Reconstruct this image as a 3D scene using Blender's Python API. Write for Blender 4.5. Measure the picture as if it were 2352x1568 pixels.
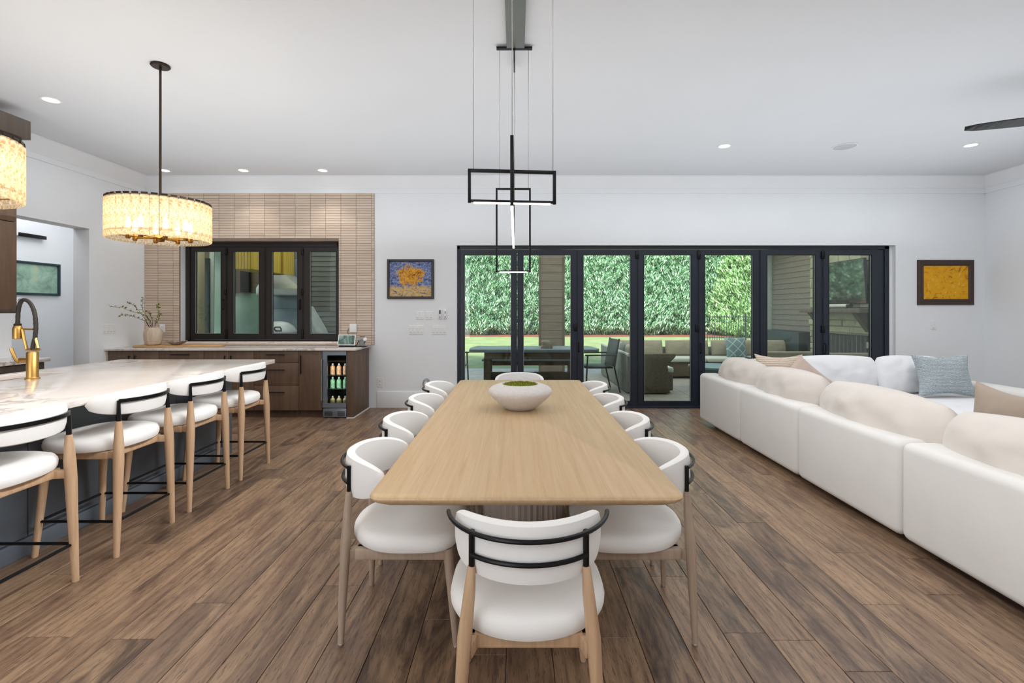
import bpy, bmesh, math, random
from mathutils import Vector, Matrix, noise
PI = math.pi
rnd = random.Random(7)
for o in list(bpy.data.objects): bpy.data.objects.remove(o)
S = bpy.context.scene
C = S.collection
CAMH = 1.42
# ---------------------------------------------------------------- camera
cd = bpy.data.cameras.new('camera'); cam = bpy.data.objects.new('camera', cd); C.objects.link(cam)
cam.location = (0, 0, CAMH); cam.rotation_euler = (PI/2, 0, 0)
cd.sensor_width = 36; cd.lens = 1120/2352*36
cd.shift_x = -9/2352; cd.shift_y = -72/2352; cd.clip_start = .05; cd.clip_end = 300
S.camera = cam
# ---------------------------------------------------------------- world, sun, lamps, exposure
w = bpy.data.worlds.new('world'); S.world = w; w.use_nodes = True
nt = w.node_tree; bg = nt.nodes['Background']
sky = nt.nodes.new('ShaderNodeTexSky'); sky.sky_type = 'NISHITA'; sky.sun_disc = False
sky.sun_elevation = math.radians(48); sky.sun_rotation = math.radians(200); sky.air_density = 1.2; sky.dust_density = 2.5
nt.links.new(sky.outputs[0], bg.inputs[0]); bg.inputs[1].default_value = 0.62
sl = bpy.data.lights.new('sun', 'SUN'); so = bpy.data.objects.new('sun', sl); C.objects.link(so)
sl.energy = 6.5; sl.angle = math.radians(6); sl.color = (1, .95, .86)
so.rotation_euler = (math.radians(48), 0, math.radians(-28))
def area(name, loc, rot, sx, sy, power, col=(1, .97, .93)):
    l = bpy.data.lights.new(name, 'AREA'); l.shape = 'RECTANGLE'; l.size = sx; l.size_y = sy; l.energy = power; l.color = col
    o = bpy.data.objects.new(name, l); C.objects.link(o); o.location = loc; o.rotation_euler = rot
    return o
area('overhead_fill_living', (3.6, 3.9, 3.28), (0, 0, 0), 5.4, 4.5, 76, (.97, .985, 1))  # unseen area lamp added as soft fill over the living side
area('overhead_fill_kitchen', (-2.9, 3.6, 3.28), (0, 0, 0), 4.0, 5.0, 42, (.97, .985, 1))  # added area fill over the kitchen, no such fixture on the ceiling
area('overhead_fill_rear', (0.3, -1.2, 3.28), (0, 0, 0), 8, 3.0, 92, (.97, .985, 1))  # added overhead fill behind the camera, not a real fixture
for nm_, x_, sg_, p_ in (('wall_fill_right', -.6, 1, 24), ('wall_fill_left', .9, -1, 44)):  # unseen tilted strips added to brighten the side walls and sofa
    lo_ = area(nm_, (x_, 1.9, 3.2), (0, sg_*math.radians(-58), 0), .25, 5.4, p_, (.97, .985, 1)); lo_.data.spread = math.radians(72)
area('ceiling_upfill', (0.6, 4.7, 2.3), (PI, 0, 0), 10.8, 4.0, 88, (.88, .945, 1))  # unseen up-facing area lamp added to brighten the ceiling
area('frontal_fill_rear', (-3.4, -3.4, 1.7), (math.radians(90), 0, 0), 3.4, 2.6, 85, (.91, .955, 1))  # added frontal fill before the solid rear wall, no window there
area('hall_fill', (-6.1, 6.3, 3.2), (0, 0, 0), 1.0, 2.0, 22, (.98, .98, 1))  # unseen area lamp facing down in the hall, no window there
area('patio_fill', (0.0, 9.6, 2.95), (0, 0, 0), 12, 3.6, 230, (1, .97, .92))  # unseen area lamp added under the roof to lift the dark patio
S.view_settings.view_transform = 'Standard'
try: S.view_settings.look = 'None'
except Exception: pass
S.view_settings.exposure = 0.0; S.view_settings.gamma = 1.0
S.view_settings.use_curve_mapping = False

# ---------------------------------------------------------------- projection helpers
def PX(px, Y): return (px-1185)*Y/1120
def PZ(py, Y): return CAMH-(py-712)*Y/1120
# ---------------------------------------------------------------- materials
def hexc(h):
    h = h.lstrip('#'); r = []
    for i in (0, 2, 4):
        c = int(h[i:i+2], 16)/255
        r.append(c/12.92 if c <= .04045 else ((c+.055)/1.055)**2.4)
    return tuple(r)+(1,)
MATS = {}
class NG:
    def __init__(s, name):
        s.m = bpy.data.materials.new(name); s.m.use_nodes = True
        s.nt = s.m.node_tree; s.b = s.nt.nodes['Principled BSDF']; s.out = s.nt.nodes['Material Output']
    def n(s, t, **k):
        nd = s.nt.nodes.new('ShaderNode'+t)
        for a, v in k.items():
            if a in nd.inputs: nd.inputs[a].default_value = v
            else: setattr(nd, a, v)
        return nd
    def l(s, a, b): s.nt.links.new(a, b)
    def coord(s, kind='Object', scale=(1, 1, 1), rot=(0, 0, 0)):
        tc = s.n('TexCoord'); mp = s.n('Mapping'); mp.inputs['Scale'].default_value = scale; mp.inputs['Rotation'].default_value = rot
        s.l(tc.outputs[kind], mp.inputs[0]); return mp.outputs[0]
    def ramp(s, fac, stops, interp='LINEAR'):
        r = s.n('ValToRGB'); r.color_ramp.interpolation = interp; e = r.color_ramp.elements
        while len(e) < len(stops): e.new(.5)
        for i, (p, c) in enumerate(stops):
            e[i].position = p; e[i].color = hexc(c) if isinstance(c, str) else c
        s.l(fac, r.inputs[0]); return r.outputs[0]
    def noise(s, vec, scale, detail=4, rough=.55, dist=0):
        t = s.n('TexNoise'); t.inputs['Scale'].default_value = scale; t.inputs['Detail'].default_value = detail
        t.inputs['Roughness'].default_value = rough; t.inputs['Distortion'].default_value = dist
        s.l(vec, t.inputs['Vector']); return t.outputs[0]
    def mix(s, fac, a, b, mode='MIX'):
        m = s.n('MixRGB', blend_type=mode)
        if isinstance(fac, float): m.inputs[0].default_value = fac
        else: s.l(fac, m.inputs[0])
        for i, v in ((1, a), (2, b)):
            if isinstance(v, (str, tuple)): m.inputs[i].default_value = hexc(v) if isinstance(v, str) else v
            else: s.l(v, m.inputs[i])
        return m.outputs[0]
    def bump(s, h, strength=.2, dist=.01):
        b = s.n('Bump'); b.inputs['Strength'].default_value = strength; b.inputs['Distance'].default_value = dist
        s.l(h, b.inputs['Height']); s.l(b.outputs[0], s.b.inputs['Normal'])
    def set(s, rough=.5, metal=0., spec=.5, col=None):
        s.b.inputs['Roughness'].default_value = rough; s.b.inputs['Metallic'].default_value = metal
        s.b.inputs['Specular IOR Level'].default_value = spec
        if col: s.b.inputs['Base Color'].default_value = hexc(col)
        return s
def plain(name, col, rough=.5, metal=0., spec=.5, var=.06, scale=8, bump=0., bscale=60):
    """base colour with faint procedural mottling"""
    g = NG(name).set(rough, metal, spec, col)
    v = g.coord()
    nz = g.noise(v, scale, 3)
    c = hexc(col)
    a = tuple(max(0, x*(1-var)) for x in c[:3])+(1,); b = tuple(min(1, x*(1+var)) for x in c[:3])+(1,)
    g.l(g.ramp(nz, [(.3, a), (.7, b)]), g.b.inputs['Base Color'])
    if bump: g.bump(g.noise(v, bscale, 3), bump, .004)
    return g.m
def wood(name, c0, c1, c2, scale=(30, 1.6, 30), rough=.45, spec=.4, per=False, bump=.08):
    g = NG(name).set(rough, 0, spec)
    v = g.coord(scale=scale)
    if per:
        oi = g.n('ObjectInfo'); va = g.n('VectorMath', operation='MULTIPLY_ADD')
        g.l(v, va.inputs[0]); va.inputs[1].default_value = (1, 1, 1)
        cb = g.n('CombineXYZ'); mm = g.n('Math', operation='MULTIPLY'); mm.inputs[1].default_value = 90
        g.l(oi.outputs['Random'], mm.inputs[0])
        for i in range(3): g.l(mm.outputs[0], cb.inputs[i])
        g.l(cb.outputs[0], va.inputs[2]); v = va.outputs[0]
    n1 = g.noise(v, 1.0, 6, .65, .6)
    col = g.ramp(n1, [(.28, c0), (.5, c1), (.74, c2)])
    g.l(col, g.b.inputs['Base Color'])
    if bump: g.bump(n1, bump, .003)
    return g.m
def emit(name, col, strength):
    g = NG(name); g.nt.nodes.remove(g.b); e = g.n('Emission'); e.inputs[0].default_value = hexc(col); e.inputs[1].default_value = strength
    g.l(e.outputs[0], g.out.inputs[0]); return g.m
def glass(name, tint='#f2f8f5', ior=1.5, rough=0.0):
    g = NG(name); g.nt.nodes.remove(g.b)
    t = g.n('BsdfTransparent'); t.inputs[0].default_value = hexc(tint)
    gl = g.n('BsdfGlossy'); gl.inputs['Roughness'].default_value = rough
    f = g.n('Fresnel'); f.inputs[0].default_value = ior; m = g.n('MixShader')
    g.l(f.outputs[0], m.inputs[0]); g.l(t.outputs[0], m.inputs[1]); g.l(gl.outputs[0], m.inputs[2]); g.l(m.outputs[0], g.out.inputs[0])
    return g.m

M = {}
M['wall'] = plain('wall paint', '#edf0f3', .75, var=.012, scale=2, bump=.03, bscale=220)
M['ceil'] = plain('ceiling paint', '#dee0e3', .9, spec=.2, var=.012, scale=1.2)
M['trim'] = plain('trim paint', '#eef0f3', .45, var=.01, scale=2)
def plank_mat(name, island):
    g = NG(name).set(.36, 0, .45)
    v0 = g.coord()
    if island:
        src = g.n('NewGeometry').outputs['Random Per Island']
    else:
        src = g.n('ObjectInfo').outputs['Random']
    mm = g.n('Math', operation='MULTIPLY'); mm.inputs[1].default_value = 173; g.l(src, mm.inputs[0])
    cb = g.n('CombineXYZ')
    for i in range(3): g.l(mm.outputs[0], cb.inputs[i])
    va = g.n('VectorMath', operation='ADD'); g.l(v0, va.inputs[0]); g.l(cb.outputs[0], va.inputs[1])
    def mp(sc):
        m = g.n('Mapping'); m.inputs['Scale'].default_value = sc; g.l(va.outputs[0], m.inputs[0]); return m.outputs[0]
    base = g.ramp(src, [(0, '#4b3a31'), (.14, '#6f5849'), (.3, '#7f6450'), (.45, '#5c483c'), (.6, '#8a6d57'), (.74, '#6a5244'), (.88, '#9a7c62'), (1, '#74594a')])
    cloud = g.noise(mp((6, 1.4, 3)), 1, 5, .6, 1.6)
    c1 = g.mix(g.ramp(cloud, [(.38, (0, 0, 0, 1)), (.62, (1, 1, 1, 1))]), base, '#a98b6e')
    m1 = g.n('MixRGB', blend_type='MIX'); m1.inputs[0].default_value = .7; g.l(base, m1.inputs[1]); g.l(c1, m1.inputs[2])
    # cathedral grain rings
    wv = g.n('TexWave', wave_type='RINGS', rings_direction='Y'); wv.inputs['Scale'].default_value = 9; wv.inputs['Distortion'].default_value = 7.5
    wv.inputs['Detail'].default_value = 3.5; wv.inputs['Detail Scale'].default_value = .9; g.l(mp((1.0, .13, 1)), wv.inputs['Vector'])
    rings = g.ramp(wv.outputs[0], [(.0, (.58, .58, .58, 1)), (.22, (.93, .93, .93, 1)), (.7, (1.06, 1.06, 1.06, 1))])
    c2 = g.mix(.6, m1.outputs[0], rings, 'MULTIPLY')
    gr = g.noise(mp((64, 5, 10)), 1, 6, .7, .9)
    c3 = g.mix(.75, c2, g.ramp(gr, [(.3, (.56, .56, .56, 1)), (.5, (.98, .98, .98, 1)), (.75, (1.12, 1.12, 1.12, 1))]), 'MULTIPLY')
    # dark hickory flecks and knots
    fl = g.noise(mp((26, 2.4, 6)), 1.6, 3, .5, 1.2)
    c4 = g.mix(g.ramp(fl, [(.64, (0, 0, 0, 1)), (.74, (.55, .55, .55, 1))]), c3, '#4a382e')
    f2 = g.noise(mp((75, 9, 8)), 1.0, 3, .6, .9)
    c4 = g.mix(g.ramp(f2, [(.60, (0, 0, 0, 1)), (.70, (.6, .6, .6, 1))]), c4, '#43322a')
    f3 = g.noise(mp((190, 16, 10)), 1.0, 2, .5, .3)
    c4 = g.mix(g.ramp(f3, [(.60, (0, 0, 0, 1)), (.66, (.55, .55, .55, 1))]), c4, '#3c2c24')
    kn = g.noise(mp((5, 1.7, 3)), 1.0, 2, .4, .4)
    c5 = g.mix(g.ramp(kn, [(.74, (0, 0, 0, 1)), (.82, (.8, .8, .8, 1))]), c4, '#3a2d27')
    g.l(c5, g.b.inputs['Base Color'])
    g.l(g.ramp(gr, [(.2, (.44, .44, .44, 1)), (.8, (.3, .3, .3, 1))]), g.b.inputs['Roughness'])
    g.bump(gr, .22, .002)
    return g.m
M['plank'] = plank_mat('hickory planks', False); M['plank_i'] = plank_mat('hickory planks joined', True)
M['gap'] = plain('floor joint', '#2c221d', .8)
M['oak'] = wood('table oak', '#bf9e76', '#caac86', '#d3b893', (42, 1.3, 42), .5, .35)
M['oakleg'] = wood('pale oak leg', '#b79473', '#c6a483', '#d4b595', (40, 40, 2.5), .42)
M['greyoak'] = wood('grey washed oak leg', '#a08b79', '#ac9784', '#b8a592', (40, 40, 2.5), .45)
M['pedestal'] = wood('washed pedestal wood', '#8c8279', '#a1978d', '#b6aca1', (34, 34, 1.5), .6)
M['cab'] = wood('walnut cabinet', '#594739', '#695444', '#775f4d', (14, 14, 1.2), .5)
M['cabdark'] = wood('dark walnut side', '#43382f', '#4c4037', '#564a3f', (14, 14, 1.2), .5)
M['isl'] = plain('island slate paint', '#5c646d', .42, var=.12, scale=5)
M['blk'] = plain('black metal', '#1b1b1d', .33, .6)
M['bronze'] = plain('dark bronze', '#33271f', .4, .7)
M['frame'] = plain('charcoal aluminium', '#252c38', .38, .2, var=.03)
M['framew'] = plain('black brown aluminium', '#29231f', .4, .2, var=.03)
M['gasket'] = plain('black gasket', '#0d0e10', .6)
M['bead'] = plain('silver glazing bead', '#a9adb0', .4, .5)
M['glass'] = glass('window glass'); M['glass2'] = glass('cooler glass', '#d5dadd')
M['white'] = plain('white plastic', '#eceded', .4, var=.01)
M['grey'] = plain('grey plastic', '#9b9ea2', .5)
M['steel'] = plain('brushed steel', '#a3a6ab', .33, .85, var=.05, scale=30)
M['steelb'] = plain('cooler steel', '#8f98a4', .38, .6, var=.03, scale=30)
M['brass'] = plain('brushed brass', '#c99d58', .3, .92, var=.06, scale=20)
M['brassd'] = plain('aged brass', '#8f6426', .35, .9, var=.06, scale=20)
def fabric(name, col, bscale=420, b=.25, var=.03, wr=0):
    g = NG(name).set(.92, 0, .2, col); g.b.inputs['Sheen Weight'].default_value = .15
    v = g.coord(); c = hexc(col)
    nz = g.noise(v, 6, 4)
    g.l(g.ramp(nz, [(.3, tuple(x*(1-var) for x in c[:3])+(1,)), (.7, tuple(min(1, x*(1+var)) for x in c[:3])+(1,))]), g.b.inputs['Base Color'])
    g.bump(g.noise(v, bscale, 2), b, .0015)
    return g.m
M['leather'] = fabric('white boucle leather', '#f1efec', 300, .08, .015)
M['sofa'] = fabric('cream sofa linen', '#dcd9d5', 500, .22, .02)
M['sofac'] = fabric('cream cushion linen', '#cfc7bf', 420, .25, .03)
M['sofaw'] = fabric('white cushion linen', '#e6e6e8', 420, .2, .015)
M['taupe'] = fabric('taupe pillow linen', '#9c8c7d', 380, .35, .05)
M['beige'] = fabric('dusty beige pillow linen', '#c2afa3', 380, .35, .05)
M['outcush'] = fabric('outdoor beige cushion', '#a9a190', 200, .3, .06)
M['outgrey'] = fabric('outdoor grey cushion', '#6f7577', 200, .3, .1)
M['outwhite'] = fabric('outdoor white seat', '#d6dcd6', 200, .2, .03)
def pattern_fabric():
    g = NG('blue grey woven pattern').set(.9, 0, .2)
    v = g.coord(scale=(23, 23, 23)); wv = g.n('TexWave', wave_type='BANDS', bands_direction='Z'); wv.inputs['Scale'].default_value = .9; wv.inputs['Distortion'].default_value = 5
    wv.inputs['Detail'].default_value = 3; wv.inputs['Detail Scale'].default_value = 2.2; g.l(v, wv.inputs['Vector'])
    vo = g.n('TexVoronoi'); vo.inputs['Scale'].default_value = 4; g.l(v, vo.inputs['Vector'])
    f = g.mix(.5, wv.outputs[0], vo.outputs[0])
    g.l(g.ramp(f, [(.30, '#929ea4'), (.55, '#a1acb0'), (.74, '#c3cacc')]), g.b.inputs['Base Color'])
    g.bump(wv.outputs[0], .3, .003); return g.m
M['bluepat'] = pattern_fabric()
def rib_fabric():
    g = NG('ribbed beige weave').set(.9, 0, .2)
    wv = g.n('TexWave', wave_type='BANDS', bands_direction='Z'); wv.inputs['Scale'].default_value = 14; wv.inputs['Distortion'].default_value = 2.5; wv.inputs['Detail Scale'].default_value = 3
    g.l(g.coord(), wv.inputs['Vector'])
    g.l(g.ramp(wv.outputs[0], [(.2, '#bda995'), (.7, '#d6c9bb')]), g.b.inputs['Base Color'])
    g.bump(wv.outputs[0], .6, .004); return g.m
M['rib'] = rib_fabric()
def marble(name):
    g = NG(name).set(.12, 0, .5)
    v = g.coord(scale=(1.2, .8, 1)); n1 = g.noise(v, 1.3, 6, .6, 1.6)
    vein = g.ramp(n1, [(.47, (0, 0, 0, 1)), (.5, (1, 1, 1, 1)), (.53, (0, 0, 0, 1))])
    n2 = g.noise(v, .9, 3); mask = g.ramp(n2, [(.45, (0, 0, 0, 1)), (.62, (1, 1, 1, 1))])
    vm = g.mix(1.0, vein, mask, 'MULTIPLY')
    base = g.ramp(g.noise(v, 3, 4), [(.3, '#dbd0c8'), (.7, '#e2dad3')])
    g.l(g.mix(vm, base, '#a1948c'), g.b.inputs['Base Color']); return g.m
M['marble'] = marble('veined quartz')
def tile_mat():
    g = NG('glazed zellige tile').set(.2, 0, .5)
    r = g.n('NewGeometry').outputs['Random Per Island']; oi = g.n('ObjectInfo').outputs['Random']
    a = g.n('Math', operation='ADD'); g.l(r, a.inputs[0]); g.l(oi, a.inputs[1]); fr = g.n('Math', operation='FRACT'); g.l(a.outputs[0], fr.inputs[0])
    g.l(g.ramp(fr.outputs[0], [(0, '#cab5a1'), (.5, '#d0bdaa'), (1, '#d7c6b5')]), g.b.inputs['Base Color'])
    g.bump(g.noise(g.coord(), 16, 2), .12, .004); return g.m
M['tile'] = tile_mat(); M['grout'] = plain('grout', '#85766a', .95)
M['bowl'] = plain('rough plaster ceramic', '#d9d4d1', .85, var=.05, scale=60, bump=.5, bscale=90)
M['moss'] = plain('moss', '#7f861c', .95, var=.5, scale=60, bump=.8, bscale=150)
M['vase'] = wood('striated ceramic', '#bda48a', '#cdb9a3', '#d9cbb9', (16, 16, 1), .6)
M['board'] = wood('cutting board', '#b98a55', '#c99d6a', '#d3ab7a', (1.2, 30, 30), .5)
M['shell'] = plain('mottled shell', '#8d8075', .3, var=.5, scale=50)
M['leaf'] = plain('leaf green', '#6d7b2a', .55, var=.35, scale=30)
M['leafl'] = plain('leaf lime', '#a3a64a', .55, var=.25, scale=30)
M['twig'] = plain('twig', '#3a2c25', .8)
def paint_canvas(name, stops, sc, dist):
    g = NG(name).set(.6, 0, .3); v = g.coord(scale=(6, 6, 6)); n1 = g.noise(v, sc, 5, .7, dist)
    g.l(g.ramp(n1, stops), g.b.inputs['Base Color']); g.bump(n1, .3, .003); return g.m
M['art1'] = paint_canvas('abstract ochre strokes', [(.3, '#3b4a7d'), (.40, '#d9c48e'), (.47, '#d99a26'), (.55, '#b76a1e'), (.62, '#e0b545'), (.7, '#4a3020')], 1.1, 2.2)
M['art1b'] = paint_canvas('abstract pale ground', [(.3, '#4c5564'), (.45, '#b7a793'), (.55, '#d8b56a'), (.66, '#cfa14d'), (.75, '#5b4a3c')], 1.3, 2.5)
M['art1c'] = paint_canvas('abstract blue field', [(.3, '#35457c'), (.5, '#54659a'), (.62, '#9aa6bd'), (.72, '#c7b684')], 1.6, 2.5)
M['art2'] = paint_canvas('abstract amber', [(.28, '#3f2410'), (.36, '#c07a12'), (.45, '#e0a114'), (.62, '#e7ab1a'), (.70, '#f0d79a'), (.78, '#4a2c14')], 1.2, 2.0)
M['art3'] = paint_canvas('pale green seascape', [(.3, '#5f7467'), (.45, '#8fae9a'), (.6, '#a8cbb6'), (.7, '#c6c9a0')], .6, .8)
M['fr1'] = plain('espresso frame', '#241a15', .4); M['fr2'] = plain('distressed walnut frame', '#3b2a22', .5, var=.3, scale=60)
M['frt'] = plain('teal black frame', '#16313a', .3)
M['scr'] = plain('dark screen', '#0a0c0d', .04, spec=1.0, var=.0); M['scr'].node_tree.nodes['Principled BSDF'].inputs['Coat Weight'].default_value = 1.0; M['scr'].node_tree.nodes['Principled BSDF'].inputs['Coat IOR'].default_value = 2.2
M['down'] = emit('downlight glow', '#fff6e8', 14); M['led'] = emit('led strip', '#ffe6d0', 9); M['bulb'] = emit('bulb glow', '#ffe6bd', 18)
def crystal():
    g = NG('warm rippled crystal'); g.nt.nodes.remove(g.b)
    v = g.coord(scale=(1, 1, 1)); n1 = g.noise(v, 46, 3, .6, 1.5)
    bp = g.n('Bump'); bp.inputs['Strength'].default_value = .9; bp.inputs['Distance'].default_value = .01; g.l(n1, bp.inputs['Height'])
    tl = g.n('BsdfTranslucent'); g.l(g.ramp(n1, [(.38, '#c29a5c'), (.48, '#f3e6c8'), (.6, '#fffdf6')]), tl.inputs[0]); g.l(bp.outputs[0], tl.inputs['Normal'])
    tr = g.n('BsdfTransparent'); tr.inputs[0].default_value = hexc('#fff8ea')
    gl = g.n('BsdfGlossy'); gl.inputs['Roughness'].default_value = .12; g.l(bp.outputs[0], gl.inputs['Normal'])
    m1 = g.n('MixShader'); m1.inputs[0].default_value = .42; g.l(tl.outputs[0], m1.inputs[1]); g.l(tr.outputs[0], m1.inputs[2])
    m2 = g.n('MixShader'); m2.inputs[0].default_value = .1; g.l(m1.outputs[0], m2.inputs[1]); g.l(gl.outputs[0], m2.inputs[2])
    g.l(m2.outputs[0], g.out.inputs[0]); return g.m
M['crystal'] = crystal()
M['canopy'] = plain('grey canopy metal', '#73766f', .4, .5, var=.03)
M['wire'] = plain('steel cable', '#74706b', .5, .5)
# outside
M['lawn'] = plain('lawn grass', '#808c5c', .95, var=.22, scale=1.2, bump=.6, bscale=40)
M['mulch'] = plain('pine mulch', '#7a4634', .95, var=.4, scale=9, bump=.8, bscale=20)
M['paver'] = plain('patio paver', '#a8a49d', .75, var=.1, scale=6, bump=.2, bscale=60)
M['patiobase'] = plain('patio mortar', '#67635d', .9)
def foliage(name, cs):
    g = NG(name).set(.75, 0, .25); r = g.n('NewGeometry').outputs['Random Per Island']
    g.l(g.ramp(r, [(i/(len(cs)-1), c) for i, c in enumerate(cs)]), g.b.inputs['Base Color']); return g.m
M['cyp'] = foliage('cypress sprays', ['#24442d', '#47754f', '#7dad82', '#b8deba', '#eefaec'])
M['cyp2'] = foliage('yellowish cypress sprays', ['#3a6238', '#5f8d52', '#8fb774', '#b7d79b', '#e2f3cf'])
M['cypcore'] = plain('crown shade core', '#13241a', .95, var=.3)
M['bark'] = plain('bark', '#5b4a3c', .9, var=.3)
M['siding'] = wood('taupe siding', '#766c60', '#83796c', '#90867a', (2, 30, 30), .7)
M['sidegrey'] = wood('grey siding', '#5f625c', '#6b6f69', '#777b74', (2, 30, 30), .7)
M['postw'] = plain('pale painted post', '#c5d3cf', .6); M['postb'] = wood('brown post', '#5b5346', '#6a6153', '#777061', (20, 20, 2), .7)
M['soffit'] = wood('cedar boards', '#a6882c', '#c2a53f', '#cdb457', (20, 20, 1.2), .5)
M['slab'] = plain('green grey stone slab', '#7e9c8b', .35, var=.12, scale=3)
M['slabb'] = plain('blue grey stone slab', '#7c8f98', .35, var=.12, scale=3)
M['hood'] = plain('hood steel', '#b3bab9', .35, .5); M['dome'] = plain('white enamel dome', '#dfe4e8', .2)
M['cover'] = fabric('grey grill cover', '#aab4b6', 40, .4, .15)
def stone():
    g = NG('ledge stone').set(.9, 0, .2); oi = g.n('ObjectInfo').outputs['Random']
    b = g.ramp(oi, [(0, '#a5a58a'), (.5, '#b6b69b'), (1, '#c4c4ae')]); v = g.coord(); nz = g.noise(v, 9, 5, .65, .8)
    g.l(g.mix(.5, b, g.ramp(nz, [(.3, (.5, .5, .45, 1)), (.65, (1, 1, 1, 1))]), 'MULTIPLY'), g.b.inputs['Base Color']); g.bump(nz, .7, .02); return g.m
M['stone'] = stone()
M['wicker'] = plain('brown wicker', '#6b5f50', .8, var=.25, scale=40, bump=.8, bscale=140)
M['wickerg'] = plain('grey green wicker slat', '#8a9087', .8, var=.12, scale=20, bump=.6, bscale=140)
M['outtop'] = plain('slate table top', '#6f7d86', .45, var=.08); M['outleg'] = wood('rustic dark timber', '#3f382f', '#514739', '#645747', (6, 6, 6), .8)
M['outmetal'] = plain('dark green grey metal', '#2f3a38', .5, .3)
M['fence'] = plain('black iron', '#22282a', .5, .3)
M['mesh'] = plain('pleated spark screen', '#7b817b', .5, .5, var=.15)
M['pop'] = plain('orange bottles', '#b98f66', .25, var=.6, scale=60); M['pog'] = plain('green bottles', '#6d9a72', .25, var=.6, scale=60); M['poy'] = plain('pale yellow bottles', '#c5b77e', .25, var=.4, scale=60)
M['clear'] = plain('clear bottle neck', '#a9b6b5', .15)
M['black_in'] = plain('black interior', '#08080a', .7)
M['silver'] = plain('chrome glide', '#d5d5d5', .2, .9)

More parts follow.
